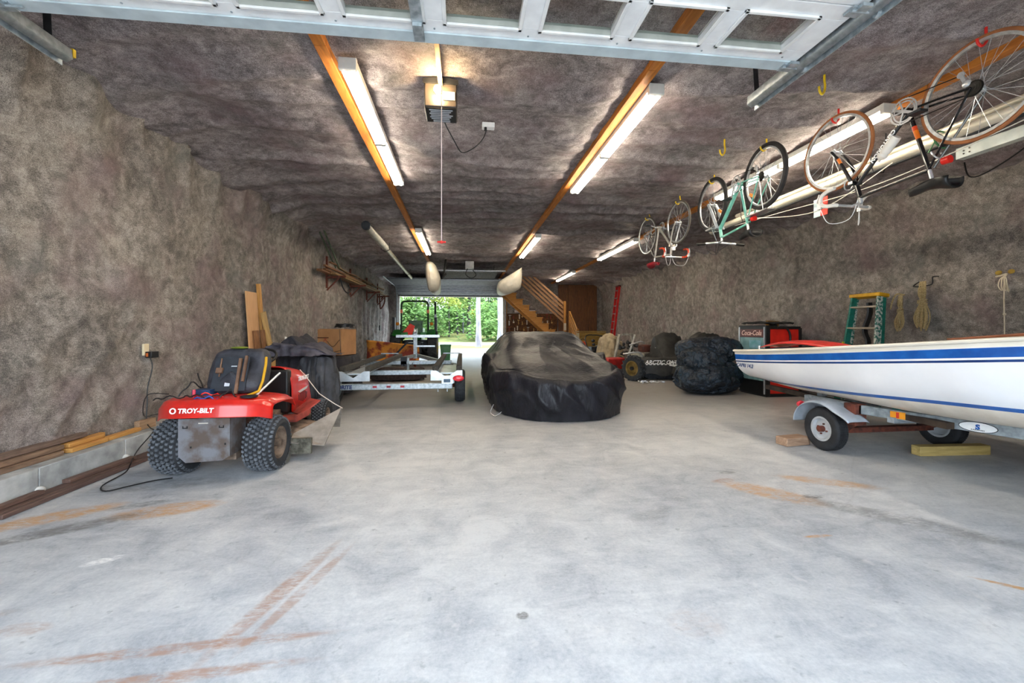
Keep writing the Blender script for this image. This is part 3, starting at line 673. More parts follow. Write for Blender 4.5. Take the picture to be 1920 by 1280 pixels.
# ------------------------------------------------------------------ crumpled cloths
def drape(name, mat, c, rx, ry, h, hf=None, fold=.05, n=96, k=34, seed=1, skirt=.6, hem=.06, power=2.6, freq=9, rot=0, ang=80, solid=0, mf=None, fine=.012):
    """a cloth thrown over something: a flat-topped mound whose skirt hangs in folds"""
    m = MB()
    def f(u, v):
        a = 2*PI*u; ca, sa = math.cos(a), math.sin(a); q = (abs(ca)**power+abs(sa)**power)**(-1/power)
        if v < skirt:
            t = v/skirt; z = t; r = 1.0+.06*(1-t)
            fo = fold*(1-t*.6)*(ridge((ca*freq*.35, sa*freq*.35, z*.6), 1, seed)+.5*math.sin(a*freq+3*fn3((ca, sa, z*2), 1.3, seed)))
        else:
            t = (v-skirt)/(1-skirt); r = 1-t; z = 1; fo = fold*.35*ridge((ca*r*2, sa*r*2, 0), 1.3, seed)*(1-t)
        x = rx*q*ca*r*(1+fo/max(rx, ry)); y = ry*q*sa*r*(1+fo/max(rx, ry)); H = hf(x, y) if hf else h
        if v < skirt:
            edge = hem*(.5+.5*fn3((ca*2, sa*2, 0), 2, seed)); zz = lerp(edge, H, math.sin(t*PI/2)**.8)
        else: zz = H
        zz += fine*2.5*fn3((x*4, y*4, z), 1.4, seed)*(z if v < skirt else 1)+fine*ridge((x*9, y*9, zz*9), 1, seed)
        x += fine*fn3((x, y, zz), 11, seed); y += fine*fn3((x, y, zz), 11, seed+5)
        X = x*math.cos(rot)-y*math.sin(rot); Y = x*math.sin(rot)+y*math.cos(rot)
        return (c[0]+X, c[1]+Y, c[2]+max(.004, zz))
    m.grid(f, n, k, cu=True)
    return m.build(name, mat, ang=ang, solid=solid)
M_TARPG = pm('faded_cover_cloth', '#55525c', '#35333c', .7, 0, 6, .5, .03)
M_TARPB = pm('dark_cover_cloth', '#2c2a32', '#1a191f', .75, 0, 6, .5, .03)
o = drape('dust_cover', pm('grey_cover_cloth', '#4a4b50', '#303136', .7, 0, 6, .5, .03), (-1.93, 5.95, 0), .17, .22, .86, lambda x, y: .86-.05*abs(x)/.2, .09, seed=3, freq=11, skirt=.75)
tag(o, 'long grey cloth hanging in folds to the floor behind the mower', 'cover')
o = drape('crumpled_jacket', M_TARPG, (-2.08, 5.90, .84), .38, .26, .17, lambda x, y: .15+.06*fn3((x*3, y*3, 0), 1.2)-.10*sstep(.1, .4, x), .08, seed=11, freq=7, skirt=.35, hem=.03)
tag(o, 'faded purple-grey cloth crumpled on top of the hanging cover', 'cover')
o = drape('dark_cloth', M_TARPB, (-2.30, 6.35, .0), .26, .30, 1.1, lambda x, y: 1.10-.18*abs(x)/.26+.03*fn3((x, y, 0), 6), .05, seed=17, freq=8)
tag(o, 'darker navy cloth peaked behind the crumpled one', 'cover')

# ------------------------------------------------------------------ cardboard box on its stand
o = drape('dark_tarp', M_TARPB, (-2.56, 8.6, 0), .44, .7, .70, lambda x, y: .69, .05, seed=23, freq=10, power=5, fine=.004)
tag(o, 'black tarp spread over a low load under the cardboard box', 'cover')
t = thing('cardboard_box', 'large brown cardboard box with red print on black tarp', 'box', (-2.43, 8.58, .705), -.35)
M_CARD = pm('cardboard', '#b8875a', '#a07248', .8, 0, 3)
cb = MB().span((-.31, -.28, 0), (.31, .28, .5)).build('carton', M_CARD, t, bevel=.006)
MB().span((-.305, -.25, .5), (.305, .0, .512)).span((-.305, .005, .5), (.305, .27, .508)).build('flap', M_CARD, t)
lettering('lettering', 'BOX', .15, pm('red_print', '#a84028'), t, (-.10, -.283, .2), (PI/2, -PI/2, 0), .001)
MB().span((-.312, -.284, .33), (-.02, -.28, .35)).build('tape', pm('tape_brown', '#5c3018'), t)
for k, P in enumerate([[(.27, -.29, .5), (.29, -.30, .3), (.30, -.295, .02)], [(-.05, -.288, .27), (.1, -.295, .17), (.27, -.295, .3)], [(-.3, -.288, .2), (0, -.3, .06), (.31, -.29, .10)]]):
    MB().tube(smooth(P), .005, 5).build('string', M_BLK, t)
t.scale = (.84, .84, .98)
tag(drape('black_bundle', M_BLK, (-2.27, 8.55, 1.200), .15, .1, .09, None, .03, n=40, k=18, seed=31, freq=6), 'small black bundle lying on top of the cardboard box', 'bundle')

# ------------------------------------------------------------------ double boat trailer (galvanised, empty)
tr = thing('boat_trailer', 'empty galvanised twin bunk trailer with round red tail light', 'trailer', (-1.03, 7.0, 0))
X0, X1 = -.97, .97
m = MB().span((X0-.02, -.56, .30), (.88, -.46, .385)).build('crossmember', M_GALV, tr, bevel=.008)
lettering('lettering', 'LOADRITE', .075, pm('navy_lettering', '#1c2c60'), m, (-.94, -.565, .343), (PI/2, 0, 0), .001, .1, .003, 'LEFT')
for x in (-.26, -.06, .14):
    MB().span((x-.03, -.567, .33), (x+.03, -.56, .36)).build('red_sticker', pm('sticker_red', '#b02030', '#801828'), m)
MB().span((X0, .35, .42), (X1-.12, .43, .50)).build('crossmember', M_GALV, tr, bevel=.008)
MB().span((X0, 2.0, .46), (.8, 2.08, .54)).build('crossmember', M_GALV, tr, bevel=.008)
for x in (X0+.03, X1-.13): MB().span((x, -.5, .37), (x+.07, 2.3, .45)).build('frame_rail', M_GALV, tr, bevel=.006)
for x in (X0+.06, X1-.1): MB().beam((x, 2.2, .42), (-.2, 4.6, .5), .07, .08).build('tongue_beam', M_GALV, tr)
for x in (.62, .98, -.75, -.38):
    b = MB().span((x-.045, -.45, .56), (x+.045, 2.9, .64)).build('bunk', pm('bunk_carpet', '#4a463f', '#2e2b27', .95, 0, 40, .4), tr, bevel=.015)
for x0 in (.60, -.78):
    m = MB(); m.prism([(x0-.05, .42), (x0+.43, .42), (x0+.43, .57), (x0+.35, .57), (x0+.19, .47), (x0+.03, .57), (x0-.05, .57)], lambda a, b, t: (a, t, b), -.49, -.47)
    m.build('bunk_bracket', pm('bright_galvanised', '#dce4ea', '#b8c4cc', .35, .4), tr)
    MB().span((x0+.05, -.3, .50), (x0+.33, 1.1, .52)).build('centre_plate', pm('bright_galvanised', '#dce4ea', '#b8c4cc', .35, .4), tr)
    MB().span((x0+.0, 2.7, .645), (x0+.38, 2.74, .665)).build('stop_bar', M_GALV, tr)
wheel(tr, (.99, .1, .265), .26, .17, .14, M_RUB, M_GALV, tread='road', side=1, holes=5)
wheel(tr, (-1.02, .1, .265), .26, .17, .14, M_RUB, M_GALV, tread='road', side=-1, holes=5)
MB().cyl((-1, .1, .265), (.98, .1, .265), .03).build('axle', M_RUST, tr)
for x in (.97, -.9):
    tl = MB().ball((x, -.6, .46), .075, 16, (1.15, .5, .62)).build('tail_light', pm('tail_lens', '#e83a48', '#c82030', .25, coat=.5), tr)
MB().span((.72, -.58, .38), (.89, -.565, .50)).build('light_plate', pm('bright_galvanised', '#dce4ea', '#b8c4cc', .35, .4), tr)
MB().span((.75, -.59, .40), (.85, -.58, .45)).build('junction_box', pm('box_blue', '#44607a', '#2c4050'), tr)
MB().cyl((.80, -.5, .25), (.80, -.5, .3), .012).cyl((.66, -.5, .25), (.66, -.5, .3), .012).build('bolt', M_CHROME, tr)
MB().beam((-.22, 4.5, .42), (-.22, 4.5, 1.12), .09, .09, (0, 1, 0)).build('winch_post', M_GALV, tr)
MB().span((-.72, 4.45, .98), (.42, 4.52, 1.05)).build('bow_stop_bar', M_ALU, tr)
MB().span((-.22, 4.42, .73), (.30, 4.46, .77)).build('jack_handle', M_ALU, tr)
MB().lathe([(.0, -.04), (.08, -.04), (.05, -.02), (.05, .02), (.08, .04), (0, .04)], (-.2, 4.40, 1.15), (1, 0, 0), 14).build('winch', M_CHROME, tr)
MB().tube(smooth([(-.2, 2.1, .52), (-.1, 1.7, .30), (.0, 2.0, .5)]), .006).build('trailer_wire', M_BLK, tr)
MB().cyl((-.10, 2.02, .25), (-.10, 2.02, .60), .03).build('jack', M_GALV, tr)
MB().span((-.25, 2.0, .43), (-.13, 2.1, .62)).build('clamp', M_STEEL, tr)
# coiled ropes and a rusty engine lump seen through the trailer
tag(drape('greasy_rags', pm('rag_dark', '#4a3a38', '#2c2422', .9, 0, 20, .5), (-1.5, 10.2, 0), .55, .3, .28, None, .06, n=60, k=20, seed=41), 'heap of dark greasy rags on the floor beyond the empty trailer', 'rags')

# rusty yellow plough blade leaning in front of the tractor
t = thing('plough_blade', 'rusty yellow snow plough blade propped before the tractor', 'plough blade', (-1.93, 12.15, 0), -.03)
M_PL = pm('rusty_yellow_paint', '#c88430', '#7a2c1c', .75, 0, 3.2, .3, .01, 6, lo=.44, hi=.54)
def pb(u, v): a = lerp(-.5, .5, v); return (lerp(-.72, .72, u), .12*math.cos(a*2.4)-.1, .28+lerp(0, lerp(.62, .46, u), v))
MB().grid(pb, 12, 12).build('blade', M_PL, t, solid=.015)
MB().beam((-.05, -.08, .36), (.42, -.10, .85), .05, .03, (0, 1, 0)).build('brace', M_STEEL, t)
MB().span((-.72, -.06, .25), (.72, .0, .31)).build('cutting_edge', M_RUST, t)
for x in (-.6, .6): MB().cyl((x, -.0, 0), (x, -.0, .3), .035).build('skid_foot', M_RUST, t)

# green compact tractor seen from behind
M_GRN = pm('tractor_green', '#2c8a34', '#1c6a26', .4, coat=.3)
tc = thing('tractor', 'green compact tractor with roll bar, backed towards the trailer', 'tractor', (-1.60, 14.6, 0))
for s in (-1, 1): wheel(tc, (s*.60, .0, .56), .55, .32, .3, M_RUB, M_YEL, tread='lug', side=s, hub=M_YEL)
for s in (-1, 1): wheel(tc, (s*.50, 1.75, .36), .35, .2, .2, M_RUB, M_YEL, tread='lug', side=s, hub=M_YEL)
MB().span((-.25, -.2, .4), (.25, 1.6, .75)).cyl((-.6, 0, .56), (.6, 0, .56), .09).build('chassis', M_STEEL, tc, bevel=.02)
for s in (-1, 1):
    MB().tube([(s*.55, .45, .85), (s*.55, .25, 1.12), (s*.55, -.1, 1.16), (s*.55, -.42, 1.0)], .15, 8, flat=.25).build('fender', M_GRN, tc)
    MB().span((s*.70-.05*s, -.10, 1.02), (s*.70+.04*s, .08, 1.60)).build('side_guard', M_BLK, tc, bevel=.01)
    MB().ball((s*.56, -.12, 1.38), .06, 12, (1, .7, 1)).build('warning_light', pm('amber', '#e8941c', '#c8701c', .3), tc)
    MB().tube([(s*.46, -.15, 1.08), (s*.46, -.15, 1.36)], .02).build('light_bracket', M_BLK, tc)
MB().tube(smooth([(-.44, -.05, .8), (-.44, -.05, 1.95), (-.42, -.05, 2.05), (-.33, -.05, 2.14), (.33, -.05, 2.14), (.42, -.05, 2.05), (.44, -.05, 1.95), (.44, -.05, .8)], 6), .03, 8).build('roll_bar', pm('bar_green_black', '#24402c', '#1c2c20', .4), tc)
for s in (-1, 1): MB().span((s*.44-.04, -.09, 1.74), (s*.44+.04, .0, 1.86)).build('reflector', pm('orange_reflector', '#f07830', '#d86020', .4), tc)
MB().span((-.24, .18, 1.0), (.24, .30, 1.5)).span((-.24, -.05, 1.0), (.24, .3, 1.1)).build('seat', pm('seat_grey_green', '#6a8a74', '#4c6a58', .7), tc, bevel=.05)
MB().prism([(-.17, 0), (.17, 0), (.09, .42), (-.09, .42)], lambda a, b, u: (a*math.cos(.5)+b*math.sin(.5)-.25, u, .98+b*math.cos(.5)-a*math.sin(.5)), -.28, -.26).build('slow_vehicle_sign', pm('sign_orange_red', '#f03c1c', '#e02c14', .5), tc)
MB().span((-.15, .6, .8), (.15, 2.2, 1.25)).build('hood', M_GRN, tc, bevel=.06)
MB().span((-.46, .5, .2), (.46, 1.5, .82)).build('gap_blocker', M_BLK, tc, bevel=.03)  # added black mass that blocks the bright gap under the tractor
MB().tube(arc((0, .62, 1.35), .17, 0, 2*PI, 21, (1, 0, 0), (0, .6, .6))[:-1], .015, 6, closed=True).build('steering_wheel', M_BLK, tc)
MB().cyl((.66, .3, 1.3), (.66, .3, 2.15), .035).build('exhaust_stack', M_BLK, tc)
MB().cyl((.665, .3, 1.3), (.665, .3, 1.72), .042).build('heat_shield', M_ALU, tc)
MB().beam((-.45, -.35, .25), (-.25, 0, .6), .05, .05).beam((.45, -.35, .25), (.25, 0, .6), .05, .05).build('lift_arm', M_STEEL, tc)
for s in (-1, 1): MB().span((s*.33-.13, -.3, .93), (s*.33+.13, .25, 1.10)).build('rear_deck', M_GRN, tc, bevel=.02)
t = thing('green_bin', 'small green bin standing beside the tractor wheel', 'bin', (-.60, 15.4, 0))
MB().prism([(-.15, 0), (.15, 0), (.19, .62), (-.19, .62)], lambda a, b, u: (a, u, b), -.17, .17).build('body', M_GRN, t, bevel=.01)
MB().span((-.2, -.19, .6), (.2, .19, .65)).build('rim', M_GRN, t, bevel=.01)

# ------------------------------------------------------------------ rack high on the left wall
t = thing('lumber_rack', 'rusty bracketed wall rack high on the left wall, loaded with timber', 'rack', (-3.2, 10.2, 2.42))
for y in (0.2, 2.3, 4.4, 6.2):
    MB().span((.0, y-.03, -.25), (.04, y+.03, .5)).beam((.02, y, .0), (.45, y, .03), .05, .05).beam((.02, y, -.3), (.3, y, .0), .03, .03).build('bracket', M_RUST, t)
G = 'timber on the wall rack'
for i, (x, z, y0, y1, a) in enumerate([(-3.1, 2.50, 9.6, 15.9, 'flat brown board lowest on the wall rack'), (-2.98, 2.50, 10.2, 16.8, 'brown board at the outer edge of the wall rack'), (-3.08, 2.56, 9.9, 14.5, 'long stick resting on the brown boards of the rack'), (-2.95, 2.55, 11.0, 16.0, 'thin outer stick resting on the rack boards'), (-3.02, 2.61, 9.7, 13.0, 'topmost light batten on the wall rack')]):
    plank('rack_board', (x, y0, z), (x+.02, y1, z), .11 if i < 2 else .06, .04, ('rack_timber%d' % (i % 2), ['#8a5c34', '#a88c5c'][i % 2], '#54341c'), a, G)
for i in range(9):
    r = random.Random(500+i); y = 9.9+.75*i
    plank('rack_offcut', (-3.12+.2*r.random(), y, 2.68+.03*r.random()), (-3.1+.22*r.random(), y+r.uniform(.6, 1.3), 2.66+.09*r.random()), r.uniform(.04, .09), .03, ('rack_timber%d' % (i % 2), ['#8a5c34', '#a88c5c'][i % 2], '#54341c'), ['nearest', 'second nearest', 'third nearest', 'fourth nearest', 'middle', 'fourth farthest', 'third farthest', 'second farthest', 'farthest'][i]+' rough timber offcut thrown on top of the wall rack boards', 'offcuts on the wall rack')
tag(MB().tube(smooth([(-3.02, 10.9, 2.5), (-2.98, 11.0, 2.25), (-2.9, 11.1, 2.12), (-2.86, 11.3, 2.2), (-2.9, 11.2, 2.32)]), .016, 6).build('hanging_hook', M_STEEL), 'bent dark hook hanging below the near end of the wall rack', 'hook')
tag(MB().tube(smooth([(-3.0, 15.8, 2.5), (-3.0, 15.9, 2.1), (-2.95, 15.8, 1.95), (-2.85, 15.9, 2.15), (-2.8, 15.7, 2.4), (-2.95, 15.9, 2.3)]), .025, 6).build('rusty_chain', M_RUST), 'rusty chain tangle hanging from the far end of the wall rack', 'chain')
tag(MB().tube(smooth([(-3.0, 9.2, 3.34), (-3.0, 9.8, 3.0), (-2.98, 10.4, 2.66)]), .02, 6).tube([(-2.9, 9.2, 3.34), (-2.9, 10.4, 2.66)], .02, 6).build('strap', pm('strap_green', '#5c6a54', '#3c483a')), 'green strap slung from the ceiling to the wall rack', 'strap')
o = MB().span((0, -.04, -.1), (.05, .04, .1)).build('wall_switch', M_BLK); o.location = (-3.24, 17.0, 1.25); tag(o, 'small black device on the bright far end of left wall', 'switch')
o = MB().span((0, -.035, -.06), (.014, .035, .06)).build('cover_plate_outlet', M_WHT, bevel=.003); o.name = 'power_outlet'; o.location = (-3.24, 8.2, 1.0); tag(o, 'white outlet plate on the left wall behind the cardboard box', 'outlet')

# ------------------------------------------------------------------ long mast under the ceiling on the left
t = thing('sail_mast', 'long pale mast slung under the ceiling on the left', 'mast', (-1.82, 8.3, 3.17), .012)
M_MAST = pm('weathered_white', '#cfccc0', '#aaa698', .5, .1, 5)
MB().tube([(0, 0, 0), (0, 1.0, 0), (0, 2.1, 0)], [.075, .085, .085], 14, flat=.8).build('sleeve', M_MAST, t)
MB().tube([(0, 2.0, 0), (0, 8.2, -.02)], .055, 12).build('tube', pm('anodised_tube', '#b4ae9e', '#8c8676', .4, .5, 5), t)
MB().tube([(0, -.05, 0), (0, .0, 0)], [.085, .09], 12).build('end_cap', M_STEEL, t)
for y in (2.15, 6.6): MB().tube([(-.1, y, .11), (-.1, y, -.05), (0, y, -.1), (.1, y, -.05), (.1, y, .11)], .01, 5).build('sling', M_BLK, t)

# catamaran slung under the ceiling
ct = thing('catamaran', 'white twin-hulled catamaran slung under the ceiling near the rear door', 'boat', (0, 12.1, 2.45))
M_HULL = pm('catamaran_white', '#c2bcae', '#b0aa9c', .4)
def cath(sec, tail, k1):
    # a hull lofted from its blunt stern section to a slim bow
    n0 = smooth([(a, 0, b) for a, b in sec+sec[:1]], 4)[:-1]; cxx = sum(q.x for q in n0)/len(n0); czz = sum(q.z for q in n0)/len(n0); rings = []
    for (y, s) in ((-.16, .25), (-.13, .55), (-.08, .80), (-.02, .94), (.06, 1.0), (.5, .99), (1.2, .94), (2.2, .84), (3.2, .68), (4.0, .42), (4.4, .12)):
        t = max(0, y)/4.4; ox, oz = lerp(cxx, tail[0], t), lerp(czz, tail[1], t)
        rings.append([(ox+(q.x-cxx)*s*lerp(1, k1, t), y, oz+(q.z-czz)*s) for q in n0])
    m = MB(); N = len(n0); m.grid(lambda u, v: rings[round(u*(len(rings)-1))][round(v*N) % N], len(rings), N, cv=True)
    m.add(rings[0], [tuple(range(N))]); m.add(rings[-1], [tuple(range(N-1, -1, -1))])
    return m.build('hull', M_HULL, ct, ang=50)
cath([(-1.0, .66), (-.86, .66), (-.72, .50), (-.62, .18), (-.66, -.10), (-.80, -.20), (-.95, -.14), (-1.02, .18), (-1.04, .52)], (-.92, .28), .8)
cath([(1.72, .55), (1.70, .02), (1.55, -.14), (1.29, -.24), (1.12, -.20), (1.01, -.08), (1.02, .08), (1.12, .18), (1.42, .36)], (1.45, .22), .7)
MB().cyl((-.86, 1.4, .62), (1.38, 1.4, .62), .035).build('crossbar', M_ALU, ct)
MB().cyl((-.86, 3.3, .55), (1.38, 3.3, .55), .035).build('crossbar', M_ALU, ct)
MB().span((-.62, 1.45, .58), (1.15, 3.28, .60)).build('trampoline', pm('trampoline_cloth', '#8c8c88', '#5e5e5c', .9, 0, 20), ct)
MB().tube(smooth([(-.5, .9, .9), (-.55, .85, .5), (-.62, .9, .3), (-.5, 1.0, .45)]), .03, 6).build('rudder_bracket', M_BLK, ct)
for x in (-.5, 1.0): MB().cyl((x, 1.4, .6), (x, 1.4, .80), .012).build('sling', M_BLK, ct)
t = thing('door_opener', 'small grey door opener with rail near the rear door', 'door opener', (.22, 12.9, 3.08))
MB().span((-.13, 0, -.02), (.13, .3, .2)).build('housing', pm('opener_grey', '#b8b8b8', '#9c9c9c'), t, bevel=.01)
MB().beam((0, .3, .1), (0, 3.6, .08), .04, .04).build('rail', M_STEEL, t)
MB().tube(smooth([(-.05, .1, 0), (-.12, .2, -.18), (.05, .15, -.3), (.2, .2, -.2), (.1, .2, -.05)]), .012, 5).build('wire_loop', M_BLK, t)
# ------------------------------------------------------------------ the covered car
def car_cover():
    m = MB(); cx, cy, hx, hy = 1.42, 7.58, .97, 2.27
    def H(x, y):
        body = interp([(-2.3, .50), (-2.1, .56), (-1.6, .70), (-.9, .79), (0, .84), (1.4, .84), (2.0, .76), (2.3, .66)], y)
        cab = interp([(-1.05, 0), (-.75, .06), (-.1, .285), (.35, .315), (.8, .29), (1.5, .10), (1.9, 0)], y)
        ax = abs(x); c = sstep(.98, .50, ax*(1+.0)); tent = max(0, 1-ax/1.0)**.7
        z = body+cab*(.75*c+.25*tent)
        z -= .16*sstep(.55, 1.0, ax/.97)**2*(1-.3*cab)
        # tension folds running down from the roof edge to the bonnet
        a = math.atan2(y-.2, x); d = math.hypot(x, y*.6)
        z += .034*ridge((a*3.6, d*.4, 1), 1, 5)*sstep(.25, .6, d)*sstep(2.0, .9, d)
        return z
    NU, NV, SK = 300, 74, .46
    def f(u, v):
        a = 2*PI*u+PI/2; ca, sa = math.cos(a), math.sin(a); pw = 3.6
        q = (abs(ca)**pw+abs(sa)**pw)**(-1/pw); x0, y0 = hx*q*ca, hy*q*sa
        nose = sstep(-.7, -1.0, sa); x0 *= 1-.10*nose*abs(ca)
        y0 += .26*(x0/hx)**2*(1 if sa < 0 else -.6)*sstep(.5, .9, abs(sa))
        if v < SK:
            t = v/SK; top = H(x0*.97, y0*.97); z = .012+(top-.012)*math.sin(t*PI/2)**.75
            bul = 1+.035*math.sin(PI*min(1, t*1.05))-.055*t**4
            wr = max(0, ridge((x0*2.2+z*1.6, y0*2.0+z*1.3, z*.8), 1.5, 9))
            w2 = ridge((x0*6+z*3.0, y0*5, z*1.2), 1.0, 21)
            amp = (1-t)**.5*sstep(0, .12, 1-t)
            dd = amp*(.075*wr**2+.020*w2+.012*fn3((x0, y0, z), 7)+.010*math.sin(x0*19+z*10+3*fn3((x0, y0, z), 1.5)))*(.35+.65*sstep(0, .25, t))
            mir = .20*math.exp(-((y0+.45)/.22)**2)*math.exp(-((z-.80)/.14)**2)
            L = math.hypot(x0, y0); x = x0*bul+ca*dd+math.copysign(mir, x0); y = y0*(1+(bul-1)*.4)+sa*dd
            z += .10*math.exp(-((y0+.45)/.25)**2)*sstep(.8, 1, t)
        else:
            t = (v-SK)/(1-SK); r = (1-t)*.98+.0; x, y = x0*r, y0*r; z = H(x, y)+.010*ridge((x*2.3+y*.6, y*1.6, 0), 1.8, 13)*sstep(0, .3, 1-r+.2)
            if t < .12: z += .08*math.exp(-((y0+.45)/.25)**2)*(1-t/.12)
        return (cx+x, cy+y, max(.008, z))
    m.grid(f, NU, NV, cu=True)
    return m
cm = NT('black_nylon_cover'); n1 = cm.noise(cm.mapping((1, 1, .5)), 5, 6, .6, 1.0); n2 = cm.noise(cm.mapping((1, 1, 1)), 28, 5, .6, .6)
cm.l(cm.ramp(n1, [(.35, C('#17171b')), (.65, C('#25242a'))]), cm.b.inputs['Base Color']); cm.b.inputs['Roughness'].default_value = .40
n3 = cm.noise(cm.mapping((7, 7, 2.2), rot=(0, .6, 0)), 1.6, 4, .6, 1.6)
cm.b.inputs['Specular IOR Level'].default_value = .26
cm.bump(cm.math('ADD', cm.math('MULTIPLY', n3, .5), cm.math('ADD', cm.math('MULTIPLY', n1, .5), cm.math('MULTIPLY', n2, .12))), .55, .035)
cc = thing('covered_car', 'low sports car under a black fabric cover in the middle of the garage', 'car', (1.42, 7.58, 0))
o = car_cover().build('car_cover', cm.m, ang=80); o.parent = cc; o.location = (-1.42, -7.58, 0)
for x in (-.78, .78):
    for y in (-1.35, 1.35): MB().lathe([(.0, -.1), (.30, -.1), (.31, -.07), (.31, .07), (.30, .1), (0, .1)], (x, y, .315), (1, 0, 0), 24).build('wheel', M_RUB, cc)
MB().tube(smooth([(-.98, -1.6, .13), (-1.03, -1.7, .05), (-.98, -1.85, .02), (-.90, -1.95, .09)]), .006, 6).build('tie_strap', M_CHROME, cc)

# ------------------------------------------------------------------ sailing dinghy on its trailer
BC = Vector((4.33, 5.12, 0))
def hullparm(s):
    b = interp([(0, .80), (.9, .90), (1.8, .945), (2.6, .90), (3.3, .72), (3.9, .42), (4.35, .05), (4.42, .01)], s)
    sh = .925+.215*(max(0, s)/2.85)**1.25 if s < 2.85 else 1.14+.09*(s-2.85)
    ke = interp([(0, .535), (.8, .49), (2.0, .47), (3.0, .50), (3.8, .62), (4.2, .85), (4.42, 1.2)], s)
    return b, sh, ke
ROWS = 30
def hrow(s, j):
    """points from port gunwale (j=0) down to the keel (j=ROWS)"""
    b, sh, ke = hullparm(s); bt = interp([(0, .585), (1.0, .60), (2.85, .685), (4.4, .95)], s)
    zs = [sh, sh-.045, sh-.05, sh-.115, sh-.130, sh-.147]
    top = sh-.147; k = len(zs)-1
    if j <= k: z = zs[j]
    elif j <= 14: z = lerp(top, bt, (j-k)/(14-k))
    elif j == 15: z = bt-.028
    else: z = None
    D = sh-ke; p = 3.4
    if z is not None:
        f = min(.999, (sh-z)/D); x = b*(1-.03*f)*(1-f**p)**(1/p)
    else:
        f0 = (sh-bt+.028)/D; t = (j-15)/(ROWS-15); a0 = math.asin(min(1, f0**(p/2))); a = lerp(a0, PI/2, t); f = math.sin(a)**(2/p); x = b*(1-.03*f)*max(0, math.cos(a))**(2/p); z = sh-D*f
    return x, z
def hullf(u, v):
    s = 4.42*u**.9 if u > 0 else 0; j = round(v*2*ROWS); side = -1 if j <= ROWS else 1
    x, z = hrow(s, j if j <= ROWS else 2*ROWS-j)
    return (BC.x+side*x, BC.y-s+(.06*(z-.8) if u == 0 else 0), z)
def hmf(i, j):
    j = j if j < ROWS else 2*ROWS-1-j
    return 1 if j == 0 else 2 if j in (2,) else 3 if j == 4 else 2 if j == 14 else 4 if j >= 15 else 0
M_GEL = pm('white_gelcoat', '#eceef2', '#e2e4e8', .22, 0, 2, coat=.6)
M_CRM = pm('cream_gelcoat', '#efe8dc', '#e4dccb', .3, 0, 2, coat=.3)
M_BLU = pm('blue_stripe', '#1d62b4', '#174f9a', .25, coat=.5)
M_NAVY = pm('navy_stripe', '#18407c', '#143468', .3)
bt = thing('sailing_dinghy', 'white sailing dinghy with blue stripes resting on a trailer', 'boat', tuple(BC))
hm = MB(); hm.grid(hullf, 60, 2*ROWS+1, mf=hmf)
M_BOOT = pm('boot_stripe_blue', '#1a4f9c', '#16448a', .3)
hl = hm.build('hull', [M_GEL, M_CRM, M_BLU, M_NAVY, pm('cream_bottom', '#ebe2d4', '#ddd2c2', .4)], ang=50); hl.parent = bt; hl.location = -BC
tm = MB(); P = [hullf(0, j/(2*ROWS)) for j in range(2*ROWS+1)]; tm.add(P, [tuple(range(len(P)))]); o = tm.build('transom', M_GEL, bt); o.location = -BC
def deckf2(u, v):
    s = 4.42*u**.9; b, sh, ke = hullparm(s); x = (v*2-1); cr = .012*(1-x*x)+interp([(0, 0), (1.6, 0), (2.4, .03), (4.4, .04)], s)*(1-x*x)
    pit = sstep(.62, .55, abs(x))*sstep(.25, .35, s)*sstep(3.0, 2.9, s)
    return (x*b*.995, -s, sh+.004+cr-.33*pit)
MB().grid(deckf2, 80, 61).build('deck', M_CRM, bt, ang=40)
for s_ in (-1, 1):
    MB().tube([(s_*(hullparm(4.42*(k/40)**.9)[0]+.008), -4.42*(k/40)**.9, hullparm(4.42*(k/40)**.9)[1]-.002) for k in range(41)], .022, 8, flat=.7).build('gunwale_rim', M_CRM, bt)
wm = MB()
def coam(u, v): s = lerp(2.2, 3.5, u); return (-.50+.04*math.sin(u*PI), -s, hullparm(s)[1]+.012+.012*u+v*(.035+.012*u))
for s_ in (-1, 1):
    MB().grid(lambda u, v, s_=s_: (coam(u, v)[0]*-s_ if s_ > 0 else coam(u, v)[0], coam(u, v)[1], coam(u, v)[2]), 24, 4).build('coaming', wood('varnished_wood', '#9a5430', '#6c3418', 'y', .3), bt, solid=.02)
lettering('lettering', 'CAPRI 14.2', .065, M_NAVY, bt, (-hullparm(.2)[0]-.004, -.22, .745), (PI/2, 0, -PI/2), .001, .15, .001)
MB().cyl((-.72, -.35, .93), (-.72, -.35, 1.0), .012).build('fairlead', M_CHROME, bt)
MB().tube(smooth([(-.6, -2.0, .99), (-.65, -2.2, 1.06), (-.55, -2.35, 1.04), (-.62, -2.15, 1.02), (-.7, -1.9, 1.03), (-.6, -2.1, 1.08)]), .009, 6).build('deck_line', M_WHT, bt)
t = thing('red_cover', 'red curved plastic cover lying on the stern of the dinghy', 'cover', (3.92, 4.35, .985))
def rc(u, v): a = u*2-1; return (lerp(-.22, .22, v)*(1-.35*a*a), a*.66, .085*(1-a*a)-.03*(v*2-1)**2)
MB().grid(rc, 24, 12).build('shell', pm('red_plastic', '#d8302a', '#a81c18', .35), t, solid=.012)
MB().grid(lambda u, v: (rc(u, v)[0]*.96, rc(u, v)[1]*.95, rc(u, v)[2]*.5-.035), 24, 12).build('tray', pm('navy_plastic', '#2c3c5c', '#141c2c', .4), t, solid=.01)

